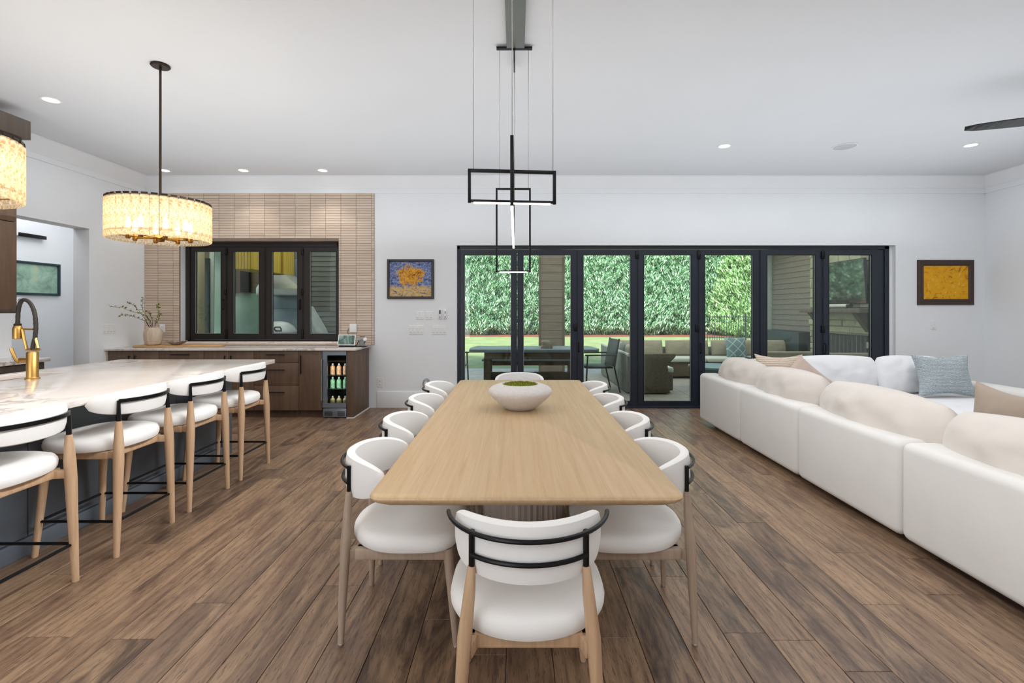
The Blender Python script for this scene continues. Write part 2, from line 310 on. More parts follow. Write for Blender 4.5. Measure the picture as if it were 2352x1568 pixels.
# ---------------------------------------------------------------- mesh builder
class MB:
    def __init__(s): s.v = []; s.f = []
    def add(s, vs, fs):
        n = len(s.v); s.v += [tuple(v) for v in vs]; s.f += [tuple(i+n for i in f) for f in fs]; return s
    def box(s, x0, x1, y0, y1, z0, z1, T=None):
        vs = [(x, y, z) for z in (z0, z1) for x, y in ((x0, y0), (x1, y0), (x1, y1), (x0, y1))]
        if T: vs = [T @ Vector(v) for v in vs]
        return s.add(vs, [(3, 2, 1, 0), (4, 5, 6, 7), (0, 1, 5, 4), (1, 2, 6, 5), (2, 3, 7, 6), (3, 0, 4, 7)])
    def plate(s, x0, x1, y0, y1, z0, z1, c, ax='z'):
        """box with a chamfered face towards +ax or -ax"""
        def P(a, b, h):
            if ax == 'z': return (a, b, h)
            if ax == 'y': return (a, h, b)
            return (h, a, b)
        if ax == 'z': A = (x0, x1, y0, y1, z0, z1)
        elif ax == 'y': A = (x0, x1, z0, z1, y1, y0)     # front face is y0
        else: A = (y0, y1, z0, z1, x1, x0)               # front face is x0
        a0, a1, b0, b1, h0, h1 = A; hc = h1-(c if h1 > h0 else -c)
        vs = [P(a0, b0, h0), P(a1, b0, h0), P(a1, b1, h0), P(a0, b1, h0), P(a0, b0, hc), P(a1, b0, hc), P(a1, b1, hc), P(a0, b1, hc),
              P(a0+c, b0+c, h1), P(a1-c, b0+c, h1), P(a1-c, b1-c, h1), P(a0+c, b1-c, h1)]
        fs = [(0, 1, 5, 4), (1, 2, 6, 5), (2, 3, 7, 6), (3, 0, 4, 7), (4, 5, 9, 8), (5, 6, 10, 9), (6, 7, 11, 10), (7, 4, 8, 11), (8, 9, 10, 11), (3, 2, 1, 0)]
        return s.add(vs, fs)
    def tube(s, pts, r, n=8, cap=True, flat=None):
        """tube along points; r is a number or list; flat=(a,b) gives a rectangular section"""
        pts = [Vector(p) for p in pts]; m = len(pts); rs = r if isinstance(r, (list, tuple)) else [r]*m
        rings = []; up0 = None
        for i, p in enumerate(pts):
            d = (pts[min(i+1, m-1)]-pts[max(i-1, 0)]).normalized()
            if up0 is None:
                up0 = Vector((0, 0, 1)) if abs(d.z) < .9 else Vector((1, 0, 0))
            sd = d.cross(up0)
            if sd.length < 1e-5: sd = d.cross(Vector((0, 1, 0)))
            sd.normalize(); up = sd.cross(d).normalized(); up0 = up
            if flat: ring = [p+sd*a*flat[0]/2+up*b*flat[1]/2 for a, b in ((-1, -1), (1, -1), (1, 1), (-1, 1))]
            else: ring = [p+(sd*math.cos(2*PI*k/n)+up*math.sin(2*PI*k/n))*rs[i] for k in range(n)]
            rings.append(ring)
        k = len(rings[0]); vs = [v for rg in rings for v in rg]
        fs = [(i*k+j, i*k+(j+1) % k, (i+1)*k+(j+1) % k, (i+1)*k+j) for i in range(m-1) for j in range(k)]
        if cap: fs += [tuple(range(k))[::-1], tuple((m-1)*k+j for j in range(k))]
        return s.add(vs, fs)
    def lathe(s, prof, c=(0, 0, 0), n=24, sx=1, sy=1):
        vs = []; fs = []; m = len(prof)
        for r, z in prof:
            for k in range(n): vs.append((c[0]+r*sx*math.cos(2*PI*k/n), c[1]+r*sy*math.sin(2*PI*k/n), c[2]+z))
        for i in range(m-1):
            for j in range(n): fs.append((i*n+j, i*n+(j+1) % n, (i+1)*n+(j+1) % n, (i+1)*n+j))
        if prof[0][0] > 1e-6: fs.append(tuple(range(n))[::-1])
        if prof[-1][0] > 1e-6: fs.append(tuple((m-1)*n+j for j in range(n)))
        return s.add(vs, fs)
    def prism(s, poly, a, b, axis):
        n = len(poly)
        def P(u, v, h): return {'x': (h, u, v), 'y': (u, h, v), 'z': (u, v, h)}[axis]
        vs = [P(u, v, a) for u, v in poly]+[P(u, v, b) for u, v in poly]
        fs = [(i, (i+1) % n, n+(i+1) % n, n+i) for i in range(n)]+[tuple(range(n))[::-1], tuple(range(n, 2*n))]
        return s.add(vs, fs)
    def build(s, name, mat, parent=None, smooth=False, bevel=0, seg=2, sub=0, weld=False):
        me = bpy.data.meshes.new(name); me.from_pydata(s.v, [], s.f)
        bm = bmesh.new(); bm.from_mesh(me)
        if weld: bmesh.ops.remove_doubles(bm, verts=bm.verts, dist=1e-5)
        bmesh.ops.recalc_face_normals(bm, faces=bm.faces); bm.to_mesh(me); bm.free()
        me.materials.append(mat)
        if smooth: me.shade_smooth()
        o = bpy.data.objects.new(name, me); C.objects.link(o)
        if parent: o.parent = parent
        if bevel:
            b = o.modifiers.new('bevel', 'BEVEL'); b.width = bevel; b.segments = seg; b.limit_method = 'ANGLE'; b.angle_limit = math.radians(40)
            me.shade_smooth()
        if sub:
            b = o.modifiers.new('sub', 'SUBSURF'); b.levels = sub; b.render_levels = sub; me.shade_smooth()
        if smooth and not sub and not bevel:
            try:
                me.set_sharp_from_angle(angle=math.radians(38))
            except Exception: pass
        return o
def tag(o, label=None, cat=None, group=None, kind=None):
    if label: o['label'] = label
    if cat: o['category'] = cat
    if group: o['group'] = group
    if kind: o['kind'] = kind
    return o
def thing(name, label, cat, loc=(0, 0, 0), rz=0, group=None):
    o = bpy.data.objects.new(name, None); C.objects.link(o); o.location = loc; o.rotation_euler = (0, 0, rz)
    o.empty_display_size = .1
    return tag(o, label, cat, group)
KIDS = {}
def copy_tree(o, parent=None):
    c = o.copy(); C.objects.link(c)
    if parent: c.parent = parent
    for ch in list(o.children): copy_tree(ch, c)
    return c
def dup(src, loc, rz, label, group=None):
    c = copy_tree(src); c.location = loc; c.rotation_euler = (0, 0, rz); c['label'] = label
    if group: c['group'] = group
    return c
def arc(cx, cy, r, a0, a1, z, n=14):
    return [(cx+r*math.cos(a0+(a1-a0)*i/n), cy+r*math.sin(a0+(a1-a0)*i/n), z) for i in range(n+1)]

# ================================================================ STRUCTURE
XL, XR, YB, YR, H = -5.40, 6.83, 7.1, -3.6, 3.35
XH = -6.9
# floor
fl = MB().box(XH-.1, XR+.2, YR-.1, YB+.28, -.12, -.016).box(XH-.1, XL-.19, YB+.28, 7.9, -.12, -.004).build('floor', M['gap']); tag(fl, kind='structure')
PW = .19; g_ = .0012
cand = []
nrow = int((XR-XH)/PW)+1
for r in range(nrow):
    x0 = XH+.02+r*PW; x1 = min(x0+PW, XR)
    y = 1.15-rnd.uniform(0, 1.6)
    while y < YB+.1:
        L = rnd.choice([1.1, 1.4, 1.7, 1.9, 2.1, 2.3])*rnd.uniform(.9, 1.1)
        y1 = min(y+L, YB+.12)
        if YB+.12-y1 < .3: y1 = YB+.12
        cand.append((x0, x1, y, y1)); y = y1
        if y >= YB+.11: break
def vis(c):
    x0, x1, a, b = c
    if x1 < XL+.1: return False
    xn = x0 if x0 > 0 else x1
    return abs(xn) < 1.1*b and b > 1.6
seen = sorted([c for c in cand if vis(c)], key=lambda c: -(c[3]-c[2])/max(1.8, (c[2]+c[3])/2)**2)
keep = seen[:300]; rest = [c for c in cand if c not in keep]
for c in keep:
    MB().plate(c[0]+g_, c[1]-g_, c[2]+g_, c[3]-g_, -.016, rnd.uniform(-.0004, .0004), .0018).build('plank', M['plank'], fl)
mb = MB()
for c in rest: mb.plate(c[0]+g_, c[1]-g_, c[2]+g_, c[3]-g_, -.016, 0, .0018)
for r in range(nrow):
    x0 = XH+.02+r*PW; y = YR+.02
    while y < -.5: mb.plate(x0+g_, min(x0+PW, XR)-g_, y+g_, min(y+1.8, -.45)-g_, -.016, 0, .0018); y += 1.8
# rows between the rear block and the first visible ends
first = {}
for c in cand: first[round(c[0], 3)] = min(first.get(round(c[0], 3), 9), c[2])
for k, v in first.items():
    if v > -.45: mb.plate(k+g_, min(k+PW, XR)-g_, -.45+g_, v-g_, -.016, 0, .0018)
tag(mb.build('plank', M['plank_i'], fl), kind='stuff')
# ceiling
tag(MB().box(XH-.1, XR+.2, YR-.1, YB+.3, H, H+.25).box(XH-.1, XL-.19, YB+.3, 7.9, H, H+.25).build('ceiling', M['ceil']), kind='structure')
# back wall with two openings
WX0, WX1, WZ0, WZ1 = -4.894, -2.575, .965, 2.434     # kitchen window
DX0, DX1, DZ1 = PX(1049, YB), PX(2058, YB), 2.365    # folding doors
mb = MB(); T = .3
mb.box(XL-.19, WX0, YB, YB+T, 0, H); mb.box(WX0, WX1, YB, YB+T, 0, WZ0); mb.box(WX0, WX1, YB, YB+T, WZ1, H)
mb.box(WX1, DX0, YB, YB+T, 0, H); mb.box(DX0, DX1, YB, YB+T, DZ1, H); mb.box(DX1, XR+.2, YB, YB+T, 0, H)
wb = tag(mb.build('wall_back', M['wall']), kind='structure')
# left wall with hall opening
OY0, OY1, OZ = 5.22, 6.18, 2.46
mb = MB(); mb.box(XL-.19, XL, YR, OY0, 0, H); mb.box(XL-.19, XL, OY1, YB, 0, H); mb.box(XL-.19, XL, OY0, OY1, OZ, H)
tag(mb.build('wall_left', M['wall']), kind='structure')
tag(MB().box(XR, XR+.2, YR, YB, 0, H).build('wall_right', M['wall']), kind='structure')
tag(MB().box(XH, XR, YR-.1, YR, 0, H).build('wall_rear', M['wall']), kind='structure')
tag(MB().box(XH, XL-.19, 7.72, 7.9, 0, H).build('wall_hall_end', M['wall']), kind='structure')
tag(MB().box(XH-.1, XH, YR, 7.9, 0, H).build('wall_hall', M['wall']), kind='structure')
# crown mouldings
def crown_prof(s):  # distance from wall, z
    return [(0, H), (.125, H), (.125, H-.02), (.03, H-.155), (.03, H-.165), (.022, H-.165), (.022, H-.235), (0, H-.235)]
def trim(name, axis, wallpos, sign, a, b):
    poly = [(wallpos+sign*d, z) for d, z in crown_prof(0)]
    tag(MB().prism(poly, a, b, axis).build(name, M['trim']), kind='structure')
trim('trim_1', 'x', YB, -1, XL, XR)
trim('trim_2', 'y', XL, 1, YR, YB)
trim('trim_3', 'y', XR, -1, YR, YB)
# casing of hall opening
tag(MB().box(XL-.2, XL+.004, OY0, OY1, OZ-.012, OZ).box(XL-.2, XL+.004, OY1-.012, OY1, 0, OZ-.012).build('trim_4', M['trim'], bevel=.002), kind='structure')
# baseboards
def baseb(name, x0, x1, y0, y1):
    tag(MB().box(x0, x1, y0, y1, 0, .235).build(name, M['trim'], bevel=.004), kind='structure')
baseb('baseboard_back', -2.02, DX0-.0, YB-.018, YB); baseb('baseboard_back_right', DX1, XR, YB-.018, YB)
baseb('baseboard_right', XR-.018, XR, YR, YB-.02); baseb('baseboard_left', XL, XL+.018, OY1+.02, 6.42); baseb('baseboard_hall', XH, XH+.018, 3, 7.7)
YD_ = YB+.09
# drywall reveal corner bead lines right of doors
tag(MB().box(PX(2040, YD_)+.001, DX1, YB+.07, YB+.29, 0, DZ1).box(DX1-.008, DX1, YB-.004, YB+.07, 0, DZ1).build('trim_5', M['trim']), kind='structure')

# ---------------------------------------------------------------- tile backsplash
TX0, TX1, TZ0, TZ1 = XL, PX(860, YB), .914, H-.235
mb = MB(); yy = YB-.009
for a in ((TX0, WX0, TZ0, TZ1), (WX0, WX1, TZ0, WZ0), (WX0, WX1, WZ1, TZ1), (WX1, TX1, TZ0, TZ1)): mb.box(a[0], a[1], yy, YB, a[2], a[3])
mb.box(WX0-.0, WX0+.012, yy, YB+.16, WZ0, WZ1); mb.box(WX0, WX1, yy, YB+.16, WZ1-.01, WZ1)
bs = mb.build('tile_backsplash', M['grout'], wb)
tw, th = .2215, .0362; tl = []
nc = int((TX1-TX0)/tw)+2; nr = int((TZ1-TZ0)/th)+1
for i in range(nc):
    a = TX1-.04-(i)*tw if i else TX1-.04; x0, x1 = a-tw, a
    if i == 0: pass
    x0 = max(x0, TX0)
    if x1-x0 < .02: continue
    for j in range(nr):
        z1 = TZ1-j*th; z0 = max(z1-th, TZ0)
        if z1-z0 < .01: continue
        xs = [(x0, x1)]
        if z1 > WZ0+.005 and z0 < WZ1-.005:
            xs = []
            if x0 < WX0: xs.append((x0, min(x1, WX0)))
            if x1 > WX1: xs.append((max(x0, WX1), x1))
        for a0, a1 in xs:
            if a1-a0 > .012: tl.append((a0, a1, z0, z1))
for j in range(nr):
    z1 = TZ1-j*th; z0 = max(z1-th, TZ0)
    if z1-z0 > .01: tl.append((TX1-.04, TX1, z0, z1))
tl.sort(key=lambda t: abs((t[1]+t[0])/2)+(0 if t[1]-t[0] > .1 else 50)-(t[2] > 2.4)*1.5)
def tilebox(mb, t):
    gq = .0019; y0 = YB-.016+rnd.uniform(-.0008, .0008)
    mb.plate(t[0]+gq, t[1]-gq, y0, YB-.009, t[2]+gq, t[3]-gq, .0015, 'y')
for t in tl[:300]: mb = MB(); tilebox(mb, t); mb.build('tile', M['tile'], bs)
mb = MB()
for t in tl[300:]: tilebox(mb, t)
tag(mb.build('tile', M['tile'], bs), kind='stuff')
# window jamb reveal (pale painted) on left
tag(MB().box(WX0+.012, WX0+.014, YB, YB+.1, WZ0, WZ1-.01).build('trim_6', M['trim']), kind='structure')

# ---------------------------------------------------------------- bifold frames
def sash(parent, x0, x1, z0, z1, gx0, gx1, gz0, gz1, y, d, mat, name='leaf'):
    mb = MB()
    mb.plate(x0, x1, y, y+d, z0, z1, .004, 'y') if False else None
    for b in ((x0, gx0, z0, z1), (gx1, x1, z0, z1), (gx0, gx1, z0, gz0), (gx0, gx1, gz1, z1)): mb.box(b[0], b[1], y, y+d, b[2], b[3])
    # raised outer lip
    t = .012
    for b in ((x0+.004, x0+t, z0, z1), (x1-t, x1-.004, z0, z1)): mb.box(b[0], b[1], y-.006, y, b[2], b[3])
    s = mb.build(name, mat, parent)
    b = .007; mb = MB()
    for q in ((gx0-b, gx0, gz0-b, gz1+b), (gx1, gx1+b, gz0-b, gz1+b), (gx0, gx1, gz0-b, gz0), (gx0, gx1, gz1, gz1+b)): mb.box(q[0], q[1], y-.004, y+.002, q[2], q[3])
    mb.build('gasket', M['gasket'], s)
    mb = MB(); b = .006
    for q in ((gx0, gx0+b, gz0, gz1), (gx0, gx1, gz0, gz0+b), (gx1-b, gx1, gz0, gz1)): mb.box(q[0], q[1], y+.012, y+.02, q[2], q[3])
    mb.build('glazing_bead', M['bead'], s)
    MB().box(gx0-.004, gx1+.004, y+d*.5, y+d*.5+.008, gz0-.004, gz1+.004).build('glass_pane', M['glass'], s)
    return s
YD = YB+.09
def dx(px): return PX(px, YD)
def dz(py): return PZ(py, YD)
dr = thing('door_1', None, None); dr['kind'] = 'structure'
X0, X1 = DX0+.004, PX(2040, YD); ZT = DZ1-.004
mb = MB(); mb.box(X0, dx(1056), YD-.02, YD+.12, 0, ZT); mb.box(dx(2030), X1, YD-.02, YD+.12, 0, ZT); mb.box(X0, X1, YD-.02, YD+.12, dz(572), ZT)
mb.build('door_frame', M['frame'], dr)
MB().box(X0, X1, YB-.05, YD+.12, 0, .02).build('threshold', M['frame'], dr)
edges = [1056, 1188, 1325.5, 1464.5, 1604, 1745, 1889, 2030]
gl_ = [(1067, 1174), (1202, 1311), (1340, 1448), (1479, 1587), (1619, 1729), (1762, 1872), (1904, 2001)]
for i in range(7):
    s = sash(dr, dx(edges[i])+.0015, dx(edges[i+1])-.0015, .022, dz(573.5), dx(gl_[i][0]), dx(gl_[i][1]), PZ(921, YD), dz(585.5), YD-.005, .06, M['frame'])
for px, y0, y1 in ((1320, 800, 790), (1463.5-143+143, 0, 0), (1601, 0, 0), (1887, 0, 0)):
    pass
def pull(px, py0, py1, r=.008):
    MB().tube([(dx(px), YD-.012, dz(py0)), (dx(px), YD-.04, dz(py0+3)), (dx(px), YD-.04, dz(py1-3)), (dx(px), YD-.012, dz(py1))], r, 8).build('handle', M['blk'], dr, smooth=True)
def hinge(px, py0, py1):
    MB().box(dx(px-4), dx(px+4), YD-.028, YD-.008, dz(py1), dz(py0)).build('hinge', M['blk'], dr, bevel=.004)
pull(1329, 786, 808); pull(1608.5, 788, 811); pull(1893, 788, 812)
hinge(1322, 743, 760); hinge(1601, 745, 762); hinge(1889, 747, 764); hinge(1605, 577, 595); hinge(1889, 577, 594); hinge(1463, 577, 594)
YW = YB+.12
def wx(px): return PX(px, YW)
def wz(py): return PZ(py, YW)
wn = thing('window_1', None, None); wn['kind'] = 'structure'
mb = MB(); xa, xb = WX0+.014, WX1
mb.box(xa, wx(438), YW-.02, YW+.1, WZ0, WZ1-.01); mb.box(wx(775), xb, YW-.02, YW+.1, WZ0, WZ1-.01)
mb.box(xa, xb, YW-.02, YW+.1, wz(567), WZ1-.01); mb.box(xa, xb, YW-.02, YW+.1, WZ0, wz(780)-.0)
mb.build('window_frame', M['framew'], wn)
MB().box(WX1-.012, WX1, YB-.012, YW+.02, WZ0, WZ1-.01).build('window_jamb', M['framew'], wn)
we = [438, 520.7, 609.5, 696.5, 775]; wg = [(448, 507.5), (536, 595), (624, 683), (711.5, 772)]
for i in range(4):
    sash(wn, wx(we[i])+.0015, wx(we[i+1])-.0015, wz(779), wz(567.5), wx(wg[i][0]), wx(wg[i][1]), wz(766), wz(577.5), YW-.005, .06, M['framew'], 'casement')
for px, a, b in ((514.5, 688, 710), (690.5, 688, 710)):
    MB().tube([(wx(px), YW-.012, wz(a)), (wx(px), YW-.04, wz(a+2)), (wx(px), YW-.04, wz(b-2)), (wx(px), YW-.012, wz(b))], .009, 8).build('handle', M['blk'], wn, smooth=True)
for px, a, b in ((519.5, 663, 678), (695, 663, 678), (521, 571, 586), (695.5, 571, 586), (521, 755, 778), (695.5, 756, 778)):
    MB().box(wx(px-2.2), wx(px+2.2), YW-.03, YW-.008, wz(b), wz(a)).build('hinge', M['blk'], wn, bevel=.003)
tag(MB().box(WX0+.0, WX1, YB-.012, YW-.0, WZ0-.045, WZ0+.0).build('window_sill', M['marble'], wn, bevel=.003))

# ================================================================ BACK BAR CABINETS
YF = 6.42; ZC0 = .886; TOE = .1
def cx(px): return PX(px, YF)
def cz(py): return PZ(py, YF)
def pull_bar(parent, a, b, mat=None):
    a = Vector(a); b = Vector(b); d = (b-a).normalized(); o_ = Vector((0, -.03, 0))
    mb = MB(); mb.tube([a+o_, b+o_], .0075, 6)
    for q in (a+d*.015, b-d*.015): mb.tube([q, q+o_], .004, 6)
    return mb.build('handle', mat or M['blk'], parent, smooth=True)
def cabinet(label, px0, px1, doors=None, drawers=None, handles=None):
    x0, x1 = cx(px0), cx(px1); t = thing('base_cabinet', label, 'cabinet', ((x0+x1)/2, YF, 0), group='walnut base cabinets under the long counter')
    w = (x1-x0)/2
    mb = MB(); mb.box(-w+.001, w-.001, .022, YB-YF-.012, TOE, ZC0); mb.box(-w+.001, w-.001, .075, YB-YF-.012, 0.0, TOE); mb.build('body', M['cab'], t)
    g = .0025
    if drawers:
        for (za, zb) in drawers:
            d = MB().box(-w+g, w-g, 0, .021, za+g, zb-g).build('drawer', M['cab'], t, bevel=.0015)
            zc = zb-.05 if zb-za < .2 else zb-.09
            pull_bar(d, (-.12, 0, zc), (.12, 0, zc))
    if doors:
        n = doors; dw = 2*w/n
        for i in range(n):
            d = MB().box(-w+i*dw+g, -w+(i+1)*dw-g, 0, .021, TOE+g, ZC0-g).build('door', M['cab'], t, bevel=.0015)
            hx = (dw-.04 if i == 0 else .04) if n == 2 else .035
            hx = -w+i*dw+hx
            pull_bar(d, (hx, 0, ZC0-.30), (hx, 0, ZC0-.06))
    return t
dz3 = [(cz(833), ZC0), (cz(884.5), cz(833)), (TOE, cz(884.5))]
cabinet('double-door walnut cabinet at the left end of the long counter, below the vase', 247.5, 365, doors=2)
cabinet('walnut drawer cabinet second from left, below the left of the window', 365, 468, drawers=dz3)
cabinet('double-door walnut cabinet in the middle, below the window centre', 468, 583, doors=2)
cabinet('walnut three-drawer cabinet seen fully behind the farthest stool', 583, 686.5, drawers=dz3)
cabinet('narrow single-door walnut cabinet left of the drinks cooler', 686.5, 740, doors=1)
xe = -2.135
t = thing('end_panel', 'walnut end panel closing the counter run right of the drinks cooler', 'cabinet panel', (xe, YF, 0))
MB().box(-.085+.0, 0, -.012, YB-YF-.02, 0, ZC0).build('side_panel', M['cab'], t, bevel=.002)
MB().box(-.002, .009, -.012, YB-YF-.02, 0, .012).box(-.09, .009, -.02, -.012, 0, .012).build('shoe_moulding', M['trim'], t)
tag(MB().box(XL+.002, cx(247), YF, YB-.02, 0, ZC0).build('filler_strip', wood('light wood strip', '#b8a68c', '#c5b49b', '#cdbda6', (20, 20, 2))), 'pale wooden filler strip between left wall and walnut cabinets', 'filler strip')
ct = MB().box(XL+.002, -2.1, YF-.03, YB-.018, ZC0+.001, .914).build('countertop', M['marble'], bevel=.003)
tag(ct, 'long white veined countertop below the black kitchen window', 'countertop')
# drinks cooler
x0, x1 = cx(741.5), xe-.09; w = (x1-x0)/2
t = thing('drinks_cooler', 'steel undercounter drinks cooler with glass door at right of counter', 'cooler', ((x0+x1)/2, YF, 0))
mb = MB(); mb.box(-w, -w+.02, .03, .58, .1, ZC0-.004); mb.box(w-.02, w, .03, .58, .1, ZC0-.004); mb.box(-w+.02, w-.02, .56, .58, .1, ZC0-.004); mb.box(-w+.02, w-.02, .03, .56, .1, .12); mb.box(-w+.02, w-.02, .03, .56, ZC0-.02, ZC0-.004)
mb.build('casing', M['black_in'], t)
gx0, gx1 = cx(751.5)-(x0+x1)/2, cx(797)-(x0+x1)/2; gz0, gz1 = cz(925.5), cz(815.5)
mb = MB(); za, zb = cz(935.5), ZC0-.006
for b in ((-w, gx0, za, zb), (gx1, w-.003, za, zb), (gx0, gx1, za, gz0), (gx0, gx1, gz1, zb)): mb.box(b[0], b[1], -.012, .026, b[2], b[3])
d = mb.build('door', M['steelb'], t)
MB().box(gx0-.002, gx1+.002, .004, .01, gz0-.002, gz1+.002).build('glass_pane', M['glass2'], d)
hx = -w+.0
MB().tube([(hx+.02, -.012, cz(824)), (hx, -.05, cz(824)), (hx, -.05, cz(918)), (hx+.02, -.012, cz(918))], .007, 8).build('handle', M['silver'], d, smooth=True)
mb = MB(); mb.box(-w+.005, w-.005, -.008, .1, .012, cz(937.5)); gr = mb.build('vent_grille', M['steelb'], t, bevel=.002)
for k in range(4):
    z = .03+k*.017
    for a, b in ((-w+.025, -.03), (.04, w-.025)): MB().box(a, b, -.0115, -.0075, z, z+.006).build('vent_slot', M['blk'], gr)
e = MB().box(-.025, .03, -.011, -.007, .03, .088).build('emblem_plate', M['steel'], gr)
for z, m_ in ((cz(829.5), M['board']), (cz(862.5), M['silver']), (cz(894), M['silver']), (.12, M['black_in'])):
    MB().box(-w+.028, w-.022, .035, .54, z-.008, z).build('shelf', m_, t)
pal = [('orange', M['pop'], cz(862.5)), ('green', M['pog'], cz(894)), ('pale yellow', M['poy'], .1215)]
cxm = (x0+x1)/2
for col, m_, z in pal:
    for k in range(3):
        bx = cxm+(-.07+k*.085); by = YF+.11
        nm = {0: 'left', 1: 'middle', 2: 'right'}[k]
        lab = f'{nm} {col} bottle on the {"upper" if col=="orange" else "middle" if col=="green" else "bottom"} shelf of the drinks cooler'
        b = thing('drink_bottle', lab, 'bottle', (bx, by, z+.001), group=f'{col} bottles in the drinks cooler')
        MB().lathe([(.024, 0), (.031, .004), (.032, .09), (.028, .112), (.014, .125), (.012, .128)], n=14).build('body', m_, b, smooth=True)
        MB().lathe([(.0125, .126), (.013, .148), (.009, .15)], n=10).build('cap', M['clear'], b, smooth=True)
l = bpy.data.lights.new('cooler_fill', 'AREA'); l.shape = 'RECTANGLE'; l.size = .2; l.size_y = .5; l.energy = 1.6  # area lamp added just behind the glass so the bottles show
l.color = (1, .97, .9)
o = bpy.data.objects.new('cooler_fill', l); C.objects.link(o); o.parent = t; o.location = (0, .045, .5); o.rotation_euler = (math.radians(90), 0, 0)
# things on the counter
zc = .9145
bd = MB(); pts = [(-.75, -.16), (.72, -.07), (.78, -.02), (.80, .06), (.74, .12), (-.70, .17), (-.78, .1), (-.8, -.08)]
bd.prism(pts, 0, .022, 'z'); o = bd.build('cutting_board', M['board'], bevel=.004); o.location = (-4.66, 6.78, zc); o.rotation_euler = (0, 0, .02)
o.scale = (.72, 1, 1)
tag(o, 'long light wooden board lying on the counter under vase and dish', 'board')
v = thing('vase', 'ribbed beige ceramic vase holding leafy branches on wooden board', 'vase', (PX(352, 6.75), 6.75, zc+.0225))
prof = [(.07, 0), (.088, .012), (.105, .07), (.112, .13), (.108, .18), (.088, .225), (.07, .243), (.062, .245), (.06, .235), (.055, .2), (0, .19)]
n = 48; mb = MB(); vs = []
for r, z in prof:
    for k in range(n):
        rr = r*(1+.018*math.cos(12*2*PI*k/n)) if r > .06 else r
        vs.append((rr*math.cos(2*PI*k/n), rr*math.sin(2*PI*k/n), z))
fs = [(i*n+j, i*n+(j+1) % n, (i+1)*n+(j+1) % n, (i+1)*n+j) for i in range(len(prof)-1) for j in range(n)]+[tuple(range(n))[::-1]]
mb.add(vs, fs); mb.build('body', M['vase'], v, smooth=True)
br = thing('leafy_branches', 'thin dark branches with small green leaves standing in the ribbed vase', 'branches', (PX(352, 6.75), 6.75, zc+.2))
def bp(px, py, dy=0): return (PX(px, 6.75+dy)-PX(352, 6.75), dy, PZ(py, 6.75+dy)-zc-.2)
branches = [[(352, 768), (345, 735, -.05), (330, 722, -.12), (300, 715, -.24), (280, 706, -.32), (252, 704, -.4)], [(352, 768), (335, 738, -.06), (315, 730, -.14), (296, 724, -.24), (278, 724, -.32)],
            [(352, 768), (350, 735, .03), (344, 722, .05), (336, 714, .06)], [(352, 768), (358, 738, -.04), (363, 722, -.05), (365, 708, -.06), (363, 700, -.06)],
            [(352, 768), (340, 730, -.08), (328, 712, -.1), (327, 700, -.1), (329, 684, -.1)], [(352, 768), (335, 735, -.05), (318, 712, -.1), (305, 700, -.18), (293, 696, -.24)], [(352, 768), (357, 745, .08), (364, 732, .1), (368, 720, .12)]]
for bpts in branches:
    P = [bp(*q) for q in bpts]
    # smooth
    Q = []
    for i in range(len(P)-1):
        a, b2 = Vector(P[i]), Vector(P[i+1])
        for k in range(4): Q.append(a.lerp(b2, k/4))
    Q.append(Vector(P[-1]))
    s_ = MB().tube(Q, [max(.0012, .0035*(1-i/len(Q))) for i in range(len(Q))], 5).build('branch', M['twig'], br, smooth=True)
    lm = MB(); lm2 = MB()
    for i in range(4, len(Q)):
        for rep in range(3 if i > len(Q)-5 or rnd.random() < .5 else 1):
            c = Q[i]; d = Vector((rnd.uniform(-1, 1), rnd.uniform(-1, 1), rnd.uniform(-.4, 1))).normalized(); L = rnd.uniform(.028, .045); sd = d.cross(Vector((rnd.random(), .3, rnd.random()))).normalized()*L*.3
            up = sd.cross(d).normalized()*L*.08
            vs = [c, c+d*L*.4+sd+up, c+d*L*.45, c+d*L*.4-sd+up, c+d*L]
            (lm if rnd.random() < .65 else lm2).add(vs, [(0, 1, 2), (0, 2, 3), (1, 4, 2), (2, 4, 3)])
    if lm.v: tag(lm.build('leaves', M['leaf'], s_), kind='stuff')
    if lm2.v: tag(lm2.build('leaves', M['leafl'], s_), kind='stuff')
mb = MB(); n = 28; prof = [(.045, 0), (.06, .003), (.095, .02), (.125, .045), (.12, .047), (.09, .025), (.05, .01), (0, .008)]; vs = []
for r, z in prof:
    for k in range(n):
        a = 2*PI*k/n; vs.append((r*1.12*math.cos(a), r*.7*math.sin(a), z+(.012*math.cos(2*a)+.005*math.cos(7*a))*(r/.125)))
mb.add(vs, [(i*n+j, i*n+(j+1) % n, (i+1)*n+(j+1) % n, (i+1)*n+j) for i in range(len(prof)-1) for j in range(n)]+[tuple(range(n))[::-1]])
o = mb.build('shell_dish', M['shell'], smooth=True); o.location = (PX(406, 6.75), 6.75, zc+.030); tag(o, 'shallow mottled brown shell-shaped dish on the wooden board', 'dish')
# smart display
t = thing('smart_display', 'tablet display with white bezel and green picture at right end of counter', 'tablet', (PX(796, 6.72), 6.7, zc), -.1)
R = Matrix.Rotation(math.radians(-14), 4, 'X')
MB().box(-.125, .125, -.008, .008, .02, .172, R).build('bezel', M['white'], t, bevel=.003)
MB().box(-.112, .112, -.0095, -.0085, .034, .160, R).build('screen', paint_canvas('screen landscape', [(.3, '#1f332c'), (.45, '#5d7a70'), (.6, '#a5bfb7'), (.75, '#d7e2df')], 1.0, .6), t)
MB().box(-.1, .115, -.02, .09, 0, .022).build('stand', M['blk'], t, bevel=.008)
t = thing('phone_charger', 'small black and white charging stand on a dark pad beside the tablet', 'charger', (PX(829, 6.72), 6.72, zc))
MB().box(-.06, .09, -.06, .07, 0, .01).build('pad', M['blk'], t, bevel=.003)
MB().box(-.03, .05, -.0, .03, .01, .105).build('upright', M['grey'], t, bevel=.006)
